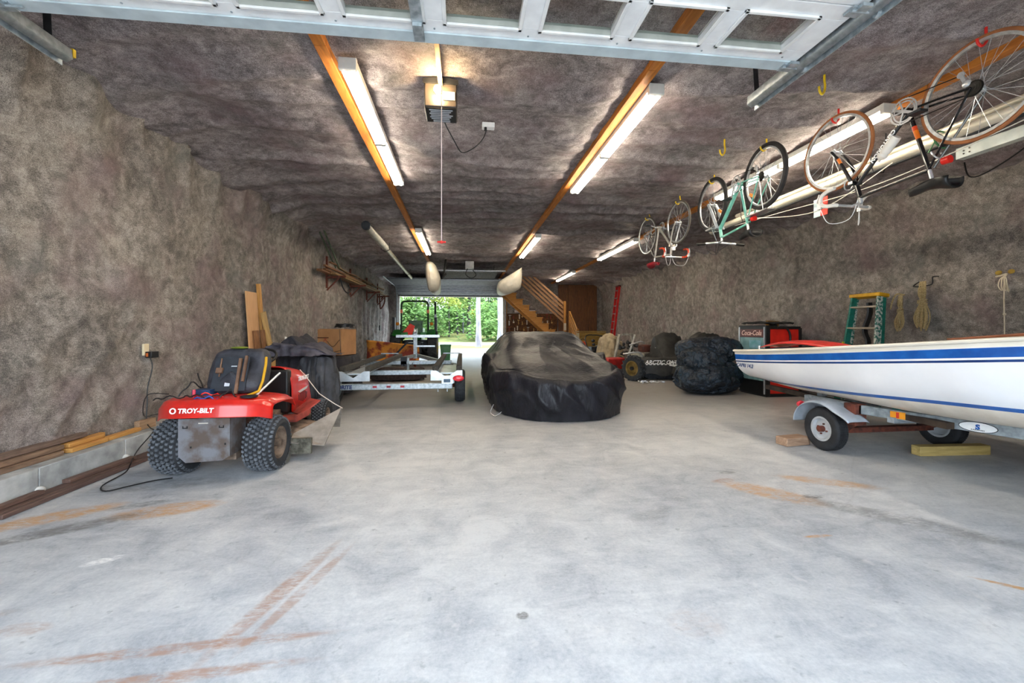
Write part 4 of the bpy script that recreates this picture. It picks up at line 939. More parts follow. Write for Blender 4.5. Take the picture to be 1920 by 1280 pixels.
# its trailer
bt2 = thing('dinghy_trailer', 'galvanised single axle trailer carrying the dinghy, rusty axle', 'trailer', (4.25, 3.8, 0))
wheel(bt2, (-.66, 0, .212), .208, .125, .115, pm('black_tyre', '#2a2c30', '#191a1d', .75), pm('painted_rim', '#c8ccd0', '#aeb2b6', .4, .3), tread='road', side=-1, holes=4, hub=M_RUST)
wheel(bt2, (.66, 0, .212), .208, .125, .115, pm('black_tyre', '#2a2c30'), pm('painted_rim', '#c8ccd0'), tread='road', side=1, holes=4, hub=M_RUST)
MB().tube(arc((0, 0, .24), .285, PI*.10, PI*1.02, 18, (0, -1, 0), (0, 0, 1)), .1, 4, flat=.08) 
for s_ in (-1, 1):
    def fen(u, v, s_=s_):
        a = lerp(-.05, PI*.86, v); w_ = .11-.0*v; r = .285
        x = s_*.66+(u*2-1)*w_; drop = .03*abs(u*2-1)**6
        fl = .16*sstep(.82, 1, v)
        return (x, r*math.cos(a)*1.0-fl*.6, .25+(r-drop)*math.sin(a)*.86-(fl*.0))
    MB().grid(fen, 14, 26).build('fender', pm('fender_grey', '#b6bec8', '#98a2ac', .5, .3, 6), bt2, solid=.006, ang=40)
    MB().lathe([(0, 0), (.035, .0), (.04, .02), (.03, .045), (0, .05)], (s_*.66, .29, .40), (0, 1, 0), 16).build('tail_light', pm('tail_lens', '#e83a48'), bt2)
    MB().beam((s_*.55, .35, .45), (s_*.55, -.28, .45), .07, .09).build('frame_rail', M_GALV, bt2, bevel=.006)
    fr = MB().beam((s_*.55, -.22, .45), (0, -1.75, .44), .06, .085).build('tongue_beam', pm('galvanised_mottled', '#a9b2b6', '#7c8488', .5, .5, 18, .1), bt2, bevel=.006)
    MB().span((s_*.50, -.28, .30), (s_*.62, -.16, .50)).beam((s_*.56, -.22, .32), (s_*.5, -.02, .2), .09, .03).build('spring_hanger', M_RUST, bt2, bevel=.006)
# plates on the near tongue beam
dv = (Vector((0, -1.75, .44))-Vector((-.55, -.22, .45))); L = dv.length; dv.normalize(); ry = math.atan2(dv.y, dv.x)
def onbeam(t, dz=0, out=.033): p = Vector((-.55, -.22, .45))+dv*t*L; n = Vector((dv.y, -dv.x, 0)).normalized(); return p+n*out+Vector((0, 0, dz)), n
p, n = onbeam(.20); pl = MB().box(p, (.105, .006, .06), (0, 0, ry)).build('amber_reflector', pm('amber_lens', '#f0a020', '#e08818', .3), bt2)
MB().box(p+n*.004, (.02, .004, .05), (0, 0, ry)).build('reflector_mark', pm('mark_red', '#c83018'), pl)
p, n = onbeam(.50); mm = MB()
a_ = dv; b_ = Vector((0, 0, 1)); pts = arc(p, 1, 0, 2*PI, 33, (a_*.105), (b_*.038))[:-1]
mm.add(pts+[q+n*.003 for q in pts], [tuple(range(31, -1, -1)), tuple(range(32, 64))]); bd = mm.build('oval_badge', M_WHT, bt2)
MB().tube([q+n*.003 for q in pts], .0025, 5, closed=True).build('badge_rim', M_DTXT, bd)
lettering('lettering', 'S', .05, M_BLU, bd, tuple(p+n*.005), (PI/2, 0, ry), .001, 0, .003)
lettering('lettering', 'KARAVAN', .016, M_DTXT, bd, tuple(p+n*.005+Vector((0, 0, -.022))), (PI/2, 0, ry), .001)
for q in (.28, .80, .88):
    p, n = onbeam(q); MB().cyl(p, p+n*.004, .007, n=8).build('hole', M_BLK, bt2)
MB().beam((-.5, -.02, .2), (.5, -.02, .2), .07, .05).build('axle_tube', M_RUST, bt2)
MB().beam((-.62, .30, .40), (.62, .30, .40), .07, .07).build('crossmember', M_GALV, bt2)
MB().beam((-.5, -.5, .40), (.5, -.5, .40), .06, .05).build('crossmember', M_GALV, bt2)
MB().beam((0, -1.5, .44), (0, -4.45, .46), .08, .08).build('tongue', M_GALV, bt2)
for x in (-.42, .42): MB().beam((x, 1.1, .475), (x, -.9, .435), .07, .05).build('bunk', pm('bunk_wood', '#4a3a2c', '#2c2018', .95), bt2)
for x in (-.42, .42):
    for y in (.30, -.5): MB().span((x-.03, y-.03, .47), (x+.03, y+.03, .53)).build('bunk_bracket', pm('teal_bracket', '#2a8a80', '#1c6a62', .5) if y < 0 else M_GALV, bt2)
MB().beam((0, 1.15, .46), (0, -1.0, .42), .05, .04).build('keel_roller_bar', M_RUST, bt2)
MB().span((-.03, -4.3, .05), (.03, -4.2, .44)).build('tongue_stand', M_GALV, bt2)
t = MB().box((0, 0, 0), (.30, .14, .085)).build('wood_block', wood('weathered_pine', '#c0a084', '#8a6a54', 'x'), bevel=.008); t.location = (3.42, 4.02, .044); t.rotation_euler = (0, 0, .15)
tag(t, 'short weathered wood block chocked behind the near trailer wheel', 'wood block', 'wood blocks at the dinghy trailer')
t = MB().box((0, 0, 0), (.72, .09, .09)).build('wood_block', wood('yellow_pine', '#d4b878', '#a08848', 'x'), bevel=.005); t.location = (4.65, 3.52, .046); t.rotation_euler = (0, 0, -.05)
tag(t, 'long yellow squared timber in front of the far trailer wheel', 'wood block', 'wood blocks at the dinghy trailer')

# ------------------------------------------------------------------ drinks vending machine, frame
vm = thing('vending_machine', 'old black and red drinks vending machine with glass front, by the right wall', 'vending machine', (5.32, 6.85, 0))
cb = MB().span((0, 0, .05), (.66, .70, 1.24)).build('cabinet', pm('cabinet_red', '#d0261a', '#b81e14', .4), vm, bevel=.01)
MB().span((-.02, -.01, .02), (.07, .72, 1.27)).span((.0, -.008, 1.20), (.66, .70, 1.25)).span((0, 0, 0), (.68, .7, .07)).build('front_frame', M_BLK, vm, bevel=.008)
MB().span((.62, -.006, .06), (.68, .70, 1.22)).build('back_edge', M_BLK, vm)
gp = MB().span((-.03, .05, .28), (-.02, .66, 1.05)).build('front_panel', pm('frosted_panel', '#86a8a8', '#6c9090', .25), vm)
MB().span((-.035, .10, .86), (-.03, .40, 1.0)).build('panel_print', pm('print_blue', '#8ab0c4', '#5c98a0', .4), gp)
for z in (.53, .80): MB().span((-.036, .05, z), (-.028, .66, z+.012)).build('panel_seam', pm('seam_grey', '#3a4a4c'), gp)
hp = MB().span((-.032, .05, 1.06), (-.02, .66, 1.20)).build('header_panel', pm('header_brown', '#6a3028', '#4c2420', .4), vm)
lettering('lettering', 'Coca-Cola', .125, pm('pinkish_lettering', '#e8c0b0'), hp, (-.034, .355, 1.13), (PI/2, 0, -PI/2), .001, .3, .002)
for y in (.01, .68): MB().span((-.035, y, .05), (-.015, y+.018, 1.24)).build('chrome_strip', M_CHROME, vm)
MB().span((-.03, .04, .06), (-.018, .68, .26)).build('kick_panel', M_BLK, vm)
lettering('lettering', 'Coke', .11, M_LTXT, vm, (.34, -.004, .93), (PI/2, 0, 0), .001, .2, .003)
MB().tube(smooth([(.2, -.01, 1.22), (.36, -.02, 1.22), (.44, -.02, 1.1), (.43, -.02, .9), (.40, -.02, .7)]), .018, 6).build('hose', M_BLK, vm)
t = drape('black_netting', pm('netting', '#242420', '#101010', .9, 0, 30, .6), (5.60, 7.2, 1.262), .33, .3, .055, None, .03, n=60, k=14, seed=77, freq=9, power=4, fine=.012)
tag(t, 'black netting and cables piled on top of the vending machine', 'netting')
t = thing('framed_screen', 'square wooden frame with black mesh leaning behind the vending machine', 'frame', (6.20, 7.9, .0), -.05)
MB().span((-.02, -.40, .1), (.0, .32, 1.3)).build('mesh_panel', pm('black_mesh', '#1a1a1a', '#0c0c0c', .9, 0, 60), t)
m = MB(); F_ = [(-.44, 1.30, .36, 1.37), (-.44, .06, .36, .13)]
for a, b, c, d in F_: m.span((-.035, a, b), (.01, c, d))
m.span((-.035, -.44, .06), (.01, -.37, 1.37)).span((-.035, .29, .06), (.01, .36, 1.37)); m.build('border', wood('frame_wood', '#b8883c', '#8a6428', 'z'), t, bevel=.004)
t.rotation_euler = (0, .06, -.9)

# ------------------------------------------------------------------ bin bags and covered snowmobiles
M_BAG = pm('bin_bag_plastic', '#1a2836', '#0e1620', .2, 0, 5, 1.0, .07, 8)
def bag(c, rx, ry, h, seed, label, rot=0, mf=1):
    m = MB()
    def f(u, v):
        a = 2*PI*u; b = PI*(v*.97+.015); ca, sa = math.cos(a), math.sin(a)
        r = math.sin(b)**.8; z = -math.cos(b)
        z = math.copysign(abs(z)**.8, z)*.5+.5
        p = (ca*r*2, sa*r*2, z*2)
        n = .30*fn3((ca*r, sa*r, z), .9, seed)+.16*ridge(p, 1.2, seed)+.07*ridge(p, 3.1, seed+3)+.03*ridge(p, 7, seed+7)+.015*fn3(p, 14, seed)
        k = 1+n*.9
        x, y = rx*r*ca*k, ry*r*sa*k; zz = h*z*(1+.25*n)
        flare = .16*sstep(.16, 0, z); x *= 1+flare; y *= 1+flare
        return (c[0]+x*math.cos(rot)-y*math.sin(rot), c[1]+x*math.sin(rot)+y*math.cos(rot), c[2]+max(.004, zz))
    m.grid(f, 150, 60, cu=True); o = m.build('rubbish_bag', M_BAG, ang=60)
    return tag(o, label, 'bag', 'shiny black rubbish bags')
bag((4.55, 7.45, 0), .52, .42, .62, 3, 'lowest glossy black rubbish bag of the pile, spreading over the floor')
bag((4.50, 7.52, .28), .42, .36, .60, 9, 'middle glossy black rubbish bag, tied and creased, in the pile')
bag((4.68, 7.62, .52), .48, .36, .52, 15, 'topmost black rubbish bag, spilling wide over the pile')
M_SNOW = pm('snowmobile_cover', '#34322e', '#1f1e1c', .6, 0, 6, .4, .03)
M_CHK = pm('checker_white', '#e8e8e6', '#d0d0ce', .5)
def snowmobile(loc, rz, label, seed, text, track=True):
    t = thing('snowmobile', label, 'snowmobile', loc, rz, 'snowmobiles under black covers')
    hf = lambda x, y: interp([(-1.1, .44), (-.8, .50), (-.2, .50), (.1, .56), (.38, 1.06), (.55, 1.12), (.75, .88), (1.1, .50)], x)-.12*sstep(.12, .36, abs(y))-.0
    o = drape('fabric_cover', M_SNOW, (0, 0, 0), 1.1, .38, .6, hf, .03, n=120, k=40, seed=seed, freq=12, power=3.5, hem=.24, fine=.01); o.parent = t
    w_ = MB()
    for i in range(12):
        for j in range(2):
            if (i+j) % 2 == 0: w_.span((-.95+.045*i, -.395, .36+.02*j-.0), (-.905+.045*i, -.385, .38+.02*j))
    ck = w_.build('checker_print', M_CHK, t)
    lettering('lettering', text, .13, M_CHK, t, (-.60, -.405, .42), (PI/2-.1, 0, 0), .001, .3, .003)
    lettering('lettering', text, .085, M_CHK, t, (.45, -.375, .72), (PI/2-.25, 0, 0), .001, .3, .003)
    MB().span((-.95, -.2, .12), (.85, .2, .4)).build('tunnel', M_BLK, t, bevel=.04)
    if track:
        r = MB(); pts = [(-.95, .14), (-1.05, .2), (-1.08, .28), (-1.0, .36), (-.85, .38), (.2, .30), (.25, .14), (.1, .06), (-.8, .06)]
        r.prism(pts, lambda a, b, q: (a, q, b-.05), -.19, .19)
        for i in range(22):
            a = i/22*9; k = int(a) % 9; q = a-int(a); A, B = pts[k], pts[(k+1) % 9]; x, z = lerp(A[0], B[0], q), lerp(A[1], B[1], q); r.box((x, 0, z-.05), (.02, .38, .03))
        r.build('track', M_RUB, t, ang=20)
        MB().beam((.35, -.42, .02), (1.15, -.42, .05), .1, .02).beam((.35, .42, .02), (1.15, .42, .05), .1, .02).beam((.6, -.42, .04), (.6, -.15, .3), .04, .04).beam((.6, .42, .04), (.6, .15, .3), .04, .04).build('ski', M_BLK, t)
    MB().cyl((.5, -.30, .16), (.52, -.31, .16), .06).build('green_badge', pm('lime_green', '#58c838', '#3ca028', .4), t) if track else None
    return t
snowmobile((5.26, 9.75, 0), -.10, 'covered snowmobile nearest the car, cover printed ARCTIC CAT above its track', 51, 'ARCTIC CAT')
s2 = snowmobile((5.58, 11.35, 0), -PI/2, 'covered snowmobile standing second, peaked windscreen against the right wall', 57, 'ARCTIC CAT', False); s2.scale = (.7, 1, 1)
s3 = snowmobile((5.12, 8.62, 0), -PI/2, 'covered snowmobile directly behind the rubbish bags', 63, 'ARCTIC CAT', False); s3.scale = (.6, 1, 1)
t = thing('spare_wheel', 'upright knobbly wheel with brass-coloured rim at the snowmobile track', 'wheel', (3.96, 9.42, 0), .5)
wheel(t, (0, 0, .29), .28, .16, .17, M_RUB, pm('brass_rim', '#a08850', '#6a5830', .5, .5), tread='lug', side=-1)
t = thing('bicycle_cradle', 'tilted pale metal cradle holding dark engine parts and a seat', 'engine cradle', (4.76, 11.75, 0), .1); t.name = 'engine_cradle'
M_PALE = pm('dusty_pale_metal', '#b4b0a4', '#8c887c', .6, .3, 10, .3)
m = MB(); Q = [(-.52, .28), (-.28, 1.05), (.12, 1.05), (-.1, .22)]
for (a, b), (c, d) in zip(Q, Q[1:]+Q[:1]): m.beam((a, -.2, b), (c, -.1, d), .04, .05)
m.beam((-.52, -.2, .28), (-.1, -.25, 0), .04, .04).beam((-.4, .2, 0), (-.28, .0, 1.05), .04, .04).beam((.3, .1, 0), (.12, 0, 1.0), .04, .04)
m.build('frame', M_PALE, t)
m = MB()
for i in range(26):
    r = random.Random(i); m.ball((r.uniform(-.3, .35), r.uniform(-.25, .15), r.uniform(.3, .85)), r.uniform(.03, .09), 8, (1, 1, r.uniform(.5, 1.3)), 5)
m.build('engine_block', pm('greasy_metal', '#4c4a48', '#1c1c1e', .5, .6, 14, .3), t)
MB().tube(smooth([(-.1, -.3, .75), (.2, -.35, .85), (.4, -.25, .8)]), .02, 6).tube(smooth([(-.3, -.3, .5), (.1, -.4, .55), (.3, -.35, .42)]), .025, 6).build('exhaust_pipe', M_CHROME, t)
MB().span((.02, -.38, .40), (.34, -.12, .52)).build('white_tank', pm('dirty_white', '#c8c4b4', '#a09c8c', .7), t, bevel=.04)
MB().span((.25, -.4, .55), (.66, -.1, .76)).build('seat', pm('maroon_vinyl', '#5c2c20', '#3c1c16', .6), t, bevel=.05)
t = thing('chain_pile', 'small pile of metal chain and fittings on the floor by the spare wheel', 'chain', (4.15, 9.0, 0))
m = MB()
for i in range(26):
    r = random.Random(100+i); c = Vector((r.uniform(-.22, .35), r.uniform(-.08, .08), r.uniform(.012, .04))); m.tube(arc(c, .03, 0, 2*PI, 9, (1, 0, r.uniform(-.4, .4)), (0, 1, r.uniform(-.4, .4)))[:-1], .008, 5, closed=True)
m.build('links', M_CHROME, t)
o = drape('tan_tarp', pm('tan_canvas', '#b4a284', '#8a7a60', .85, 0, 6, .6, .03), (4.62, 12.85, 0), .30, .36, 1.1, lambda x, y: 1.02-.12*(x/.3)**2-.1*(y/.42)**2+.14*fn3((x*3, y*3, 2), 1), .10, seed=71, freq=7, hem=.05)
tag(o, 'tan canvas tarp thrown over something tall below the red ladder', 'tarp')
t = thing('red_tool_cart', 'low dark red tool cart with a black wheel, beside the tan tarp', 'cart', (4.02, 10.85, 0), .2)
MB().span((-.34, -.25, .14), (.30, .25, .44)).build('body', pm('cart_red', '#a81c18', '#7c1410', .5), t, bevel=.03)
for x in (-.2, .22):
    for y in (-.28, .28): MB().lathe([(0, -.04), (.12, -.04), (.14, -.02), (.14, .02), (.12, .04), (0, .04)], (x, y, .14), (0, 1, 0), 18).build('wheel', M_RUB, t)
t = thing('black_engine_machine', 'black garden machine with cluttered engine, behind the covered car', 'garden machine', (4.50, 13.6, 0), 0); t.name = 'garden_machine'
m = MB().span((-.3, -.2, .25), (.3, .3, .62))
for i in range(18):
    r = random.Random(300+i); m.ball((r.uniform(-.32, .32), r.uniform(-.28, .0), r.uniform(.35, .9)), r.uniform(.04, .10), 8, (1, 1, .8), 5)
m.build('engine', pm('engine_black', '#26272c', '#0e0f12', .4, .4, 14), t)
MB().tube(smooth([(-.3, .2, .5), (-.35, .3, .95), (0, .35, 1.0), (.3, .3, .95)]), .02, 6).build('handlebar', M_BLK, t)
for x in (-.34, .34): MB().lathe([(0, -.05), (.17, -.05), (.2, -.02), (.2, .02), (.17, .05), (0, .05)], (x, 0, .2), (1, 0, 0), 20).build('wheel', M_RUB, t)
MB().cyl((.1, -.3, .75), (.14, -.3, .75), .03).cyl((-.1, -.28, .62), (-.1, -.3, .62), .04).build('chrome_cap', M_CHROME, t)
t = thing('chainsaw', 'orange chainsaw standing on the wooden crate edge', 'chainsaw', (4.30, 14.75, .50), 0)
MB().span((-.10, -.1, .0), (.12, .12, .26)).build('body', pm('saw_orange', '#e8582c', '#c8401c', .4), t, bevel=.04)
MB().tube(arc((0, 0, .25), .10, 0, PI, 10, (1, 0, 0), (0, 0, 1)), .015, 6).span((-.12, -.05, -.0), (-.3, -.03, .08)).build('handle', M_BLK, t)
# planked crate below the stair foot
t = thing('wooden_crate', 'yellowish planked wooden crate between the car and the right wall', 'crate', (4.98, 15.6, 0), 0)
for k in range(6):
    MB().span((-.70, -.45, .02+.18*k), (.32, -.42, .185+.18*k)).build('plank', wood('crate_wood', '#a8863c', '#74581c', 'x'), t, bevel=.004)
MB().span((-.68, -.42, .0), (.30, .0, 1.06)).build('crate_body', wood('crate_wood', '#a8863c', '#74581c', 'x'), t)
MB().span((-.70, -.45, 1.10), (.32, .0, 1.13)).build('lid', wood('crate_wood', '#a8863c', '#74581c', 'x'), t)
# support under the chainsaw
o = MB().span((-.18, -.16, 0), (.18, .16, .5)).build('paint_drum', M_BLK); o.name = 'black_drum'; o.location = (4.30, 14.75, 0); tag(o, 'black drum standing in front of the wooden crate, under the chainsaw', 'drum')

# ------------------------------------------------------------------ stairs and back wall
W_ST = ('stair_pine', '#c88a3c', '#94601f'); WX_, WY_, WZ_ = wood(*W_ST, 'x'), wood(*W_ST, 'y'), wood(*W_ST, 'z')
stt = thing('staircase', 'open wooden staircase with plank railings climbing across the back wall', 'staircase', (4.1, 17.2, 0))
N = 9; rx_, rz_ = -2.45/N, 2.25/N
for y in (0, .95):
    poly = []
    for k in range(N): poly += [(rx_*k, .70+rz_*k), (rx_*k, .70+rz_*(k+1))]
    poly += [(rx_*N, .70+rz_*N), (rx_*N, .70+rz_*N-.30), (0.02, .42)]
    MB().prism(poly, lambda a, b, q, y=y: (a, y+q, b), 0, .045).build('stringer', WX_, stt)
for k in range(N): MB().span((rx_*(k+1)-.0, -.02, .70+rz_*(k+1)-.035), (rx_*k+.03, 1.02, .70+rz_*(k+1))).build('tread', WX_, stt, bevel=.004)
MB().span((-.02, -.05, 0), (1.15, 1.05, .66)).span((-.02, -.07, .66), (1.17, 1.07, .70)).build('landing', WX_, stt)
MB().span((.08, -.10, .7), (.17, -.01, 2.36)).build('newel_post', WZ_, stt, bevel=.005)
MB().span((.08, -.10, .0), (.17, -.01, .7)).build('newel_post', WZ_, stt, bevel=.005)
for k in range(5): MB().beam((.1, -.03, 1.50+.185*k), (-2.35, -.03, 1.50+.185*k+2.25*2.35/2.45), .085, .03, (0, 1, 0)).build('rail', wood('rail_wood', '#a87c54', '#7c5634', 'x'), stt)
MB().span((.30, -.1, .7), (.38, -.02, 1.95)).build('newel_post', WZ_, stt, bevel=.005)
MB().span((.22, -1.56, .0), (.30, -1.48, 1.22)).build('newel_post', WZ_, stt, bevel=.005)
for k in range(4): MB().beam((.34, -.06, 1.90-.2*k), (.26, -1.52, 1.15-.2*k), .03, .09, (0, 0, 1)).build('rail', WY_, stt)
for k in range(3): MB().span((.30, -.05-.45*(k+1), 0), (1.15, -.05-.45*k, .525-.17*k)).build('step', WY_, stt, bevel=.004)
MB().span((.075, -.11, 1.15), (.175, -.10, 1.45)).build('notice', pm('notice_paper', '#c8bca4'), stt)
pw = MB()
for k in range(12): pw.span((4.45+.155*k, 19.26+.01*(k % 3), 0), (4.60+.155*k, 19.34, 3.28))
struct(pw.build('wall_panelling', wood('dark_panel', '#7a4a20', '#3c2410', 'z')), 'dark upright boards panelling the back wall')
pb_ = thing('pegboard', 'brown pegboard on the back wall beneath the staircase', 'pegboard', (3.2, 19.3, 0))
MB().span((-1.18, -.02, .75), (1.2, .02, 1.92)).build('board', pm('peg_brown', '#6a4018', '#3c2410', .8, 0, 12), pb_)
MB().span((-1.2, -.5, .82), (1.1, -.02, .9)).span((-1.18, -.5, 0), (-1.1, -.02, .85)).span((1.0, -.5, 0), (1.08, -.02, .85)).build('bench_shelf', wood('bench_wood', '#6a4424', '#402612', 'x'), pb_)
for i in range(30):
    r = random.Random(900+i); x = 2.12+.10*(i % 10)*2.2+r.uniform(-.05, .05); z = 1.78-.28*(i//10)+r.uniform(-.05, .05); k = i % 4
    if x > 4.2: x -= .1
    m = MB()
    if k == 0: m.cyl((0, 0, -.12), (0, 0, .06), .014, n=6).box((0, 0, .08), (.11, .02, .035))
    elif k == 1: m.cyl((-.02, 0, -.1), (0, 0, .0), .012, n=6).cyl((.02, 0, -.1), (0, 0, 0), .012, n=6).box((0, 0, .03), (.035, .015, .07))
    elif k == 2: m.box((0, 0, -.04), (.05, .015, .16)).box((0, 0, .06), (.06, .03, .06))
    else: m.cyl((0, -.0, -.02), (0, -.05, -.02), .04, n=10).cyl((0, 0, .0), (0, 0, .10), .01, n=6)
    o = m.build('hand_tool', [pm('tool_steel', '#b8b0a4', None, .4, .5), pm('tool_red', '#8a3020', None, .5), pm('tool_ochre', '#c09450', None, .5), pm('tool_cream', '#e0d4bc', None, .5)][r.randrange(4)])
    o.location = (x, 19.22, z); tag(o, 'small hand tool hanging on the brown pegboard under the staircase', 'tool', 'hand tools on the pegboard')
o = MB().cyl((0, 0, 0), (.95, 0, 0), .05, n=12).build('pale_tube', pm('tube_pinkish', '#d8c8c0', None, .5)); o.location = (2.38, 19.18, 2.02); tag(o, 'pale tube lying along the top edge of the pegboard', 'tube')
o = drape('workshop_fan', M_BLK, (4.0, 18.6, 0), .15, .15, 1.15, None, .03, n=24, k=14, seed=5); o.name = 'black_stand'; tag(o, 'dark draped stand below the foot of the staircase', 'stand')

# ------------------------------------------------------------------ ladders on the right wall
def ladder(loc, tilt, rz, H, wb, wt, n, mr, mrung, label, cap=None, depth=.05):
    t = thing('ladder', label, 'ladder', loc)
    t.rotation_euler = (tilt, 0, rz)
    for s in (-1, 1): MB().beam((s*wb/2, 0, 0), (s*wt/2, 0, H), .03, .09, (0, 1, 0)).build('side_rail', pm('rail_splattered', '#c8ccc4', '#1c6a5c', .6, 0, 26, lo=.45, hi=.55) if s > 0 and n == 5 else mr, t)
    for k in range(n):
        f = (k+.7)/(n+.2); w_ = lerp(wb, wt, f)/2; MB().span((-w_, -.045, H*f-.012), (w_, .045, H*f+.012)).build('rung', mrung, t)
    if cap: MB().span((-wt/2-.04, -.06, H-.01), (wt/2+.04, .12, H+.045)).build('top_cap', cap, t, bevel=.01)
    return t
ladder((6.12, 17.0, 0), -.12, PI/2*-1, 3.0, .42, .30, 9, pm('ladder_red', '#c81c1c', '#a01414', .4), M_ALU, 'red fibreglass ladder leaning on the right wall near the back', pm('ladder_cap_dark', '#5c1414', '#3c0c0c', .5))
gl_ = ladder((6.02, 5.86, 0), -.13, PI/2*-1, 1.72, .62, .42, 5, pm('ladder_green', '#1c8474', '#116252', .5, 0, 14, lo=.35, hi=.7), pm('rung_dusty', '#b8ac98', '#948a78', .6), 'green stepladder with yellow top leaning on the right wall', pm('cap_yellow', '#e8b41c', '#c89414', .45))
for s in (-1, 1): MB().beam((s*.30, .10, .0), (s*.22, .06, 1.70), .025, .05, (0, 1, 0)).build('rear_leg', pm('rail_splattered', '#c8ccc4', '#1c6a5c', .6, 0, 26, lo=.45, hi=.55) if s < 0 else pm('ladder_green', '#1c8474'), gl_)
MB().beam((-.285, -.06, .5), (-.25, -.06, 1.0), .012, .04, (0, 1, 0)).build('yellow_sticker', pm('sticker_yellow', '#e0d020', '#b8a818', .5), gl_)
MB().tube(smooth([(.05, 0, 1.62), (.06, .02, 1.45), (.0, .03, 1.2), (.08, .03, 1.0), (.0, .03, .8)]), .05, 8, flat=.5).build('black_bag', M_BLK, gl_)
M_ROPE = pm('manila_rope', '#b09c74', '#8a7850', .9, 0, 60, .5)
def coil(loc, h, w_, n, label, r=.0085, seed=0):
    t = thing('rope_coil', label, 'rope', loc, 0, 'rope coils on the right wall')
    m = MB(); R = random.Random(seed)
    for i in range(n):
        a = (i/(n-1)-.5) if n > 1 else 0; yo = a*w_*.8; q = R.uniform(.9, 1.05)
        pts = [(-.03, yo*.5, 0), (-.05-R.random()*.03, yo*.7-.02, -h*.25), (-.04, yo*.45-.01, -h*.42), (-.06-R.random()*.03, yo*1.3-.03, -h*.75), (-.05, yo*.8, -h*q), (-.03, yo*1.3+.03, -h*.75), (-.02, yo*.45+.01, -h*.42), (-.02, yo*.7+.02, -h*.25), (-.03, yo*.5, 0)]
        m.tube(smooth(pts), r, 6)
    m.build('strands', M_ROPE, t)
    w2 = MB()
    for k in range(3): w2.tube(arc((-.04, 0, -h*.40-.022*k), w_*.33, 0, 2*PI, 15, (.6, 0, 0), (0, 1, .1*(k-1)))[:-1], r*1.1, 6, closed=True)
    w2.build('wrapping', M_ROPE, t)
    return t
coil((6.45, 5.50, 1.70), .52, .115, 6, 'smaller coil of tan rope between green stepladder and larger coil', seed=1)
MB().tube(smooth([(6.44, 5.46, 1.70), (6.42, 5.56, 1.72), (6.43, 5.63, 1.62), (6.43, 5.66, 1.50)]), .011, 6).build('rope_tail', M_ROPE)
rt = bpy.data.objects['rope_tail']; tag(rt, 'loose whipped rope end hanging beside the smaller rope coil', 'rope')
coil((6.45, 5.20, 1.87), .66, .17, 10, 'larger tan rope coil hung from a dark double hook', seed=2)
o = MB().tube(smooth([(6.52, 5.33, 1.88), (6.45, 5.34, 1.83), (6.42, 5.32, 1.81), (6.40, 5.22, 1.80), (6.42, 5.12, 1.81), (6.45, 5.10, 1.84), (6.44, 5.09, 1.92), (6.52, 5.08, 1.93)]), .008, 6).build('double_hook', M_BLK)
tag(o, 'dark double hook holding the larger rope coil', 'hook')
t = thing('thin_rope', 'thin white line tied to the right wall, hanging behind the dinghy', 'rope', (6.46, 4.33, 1.84))
MB().tube([(0, 0, 0), (0, .005, -.3), (0, 0, -.60), (0, -.002, -1.2)], .007, 6).ball((0, 0, -.46), .016, 8).build('line', pm('white_line', '#d8ccb4', '#bcae94', .8), t)
m = MB()
for k in range(4): m.tube(smooth([(0, .0, .0), (-.02, .03-.02*k, -.04), (-.02, .045-.03*k, -.12-.02*k), (0, .02-.02*k, -.17), (0, 0, -.05)]), .006, 5)
m.tube(smooth([(0, .08, .0), (-.01, .03, .005), (0, -.02, .02), (0, .01, -.02)]), .011, 6).build('knot', pm('white_line', '#d8ccb4'), t)
for y in (.09, -.03): MB().ball((.05, y, .05), .035, 8, (.4, 1, .8)).build('foam_tuft', pm('mustard_foam', '#a08434', '#70581c', .9), t)
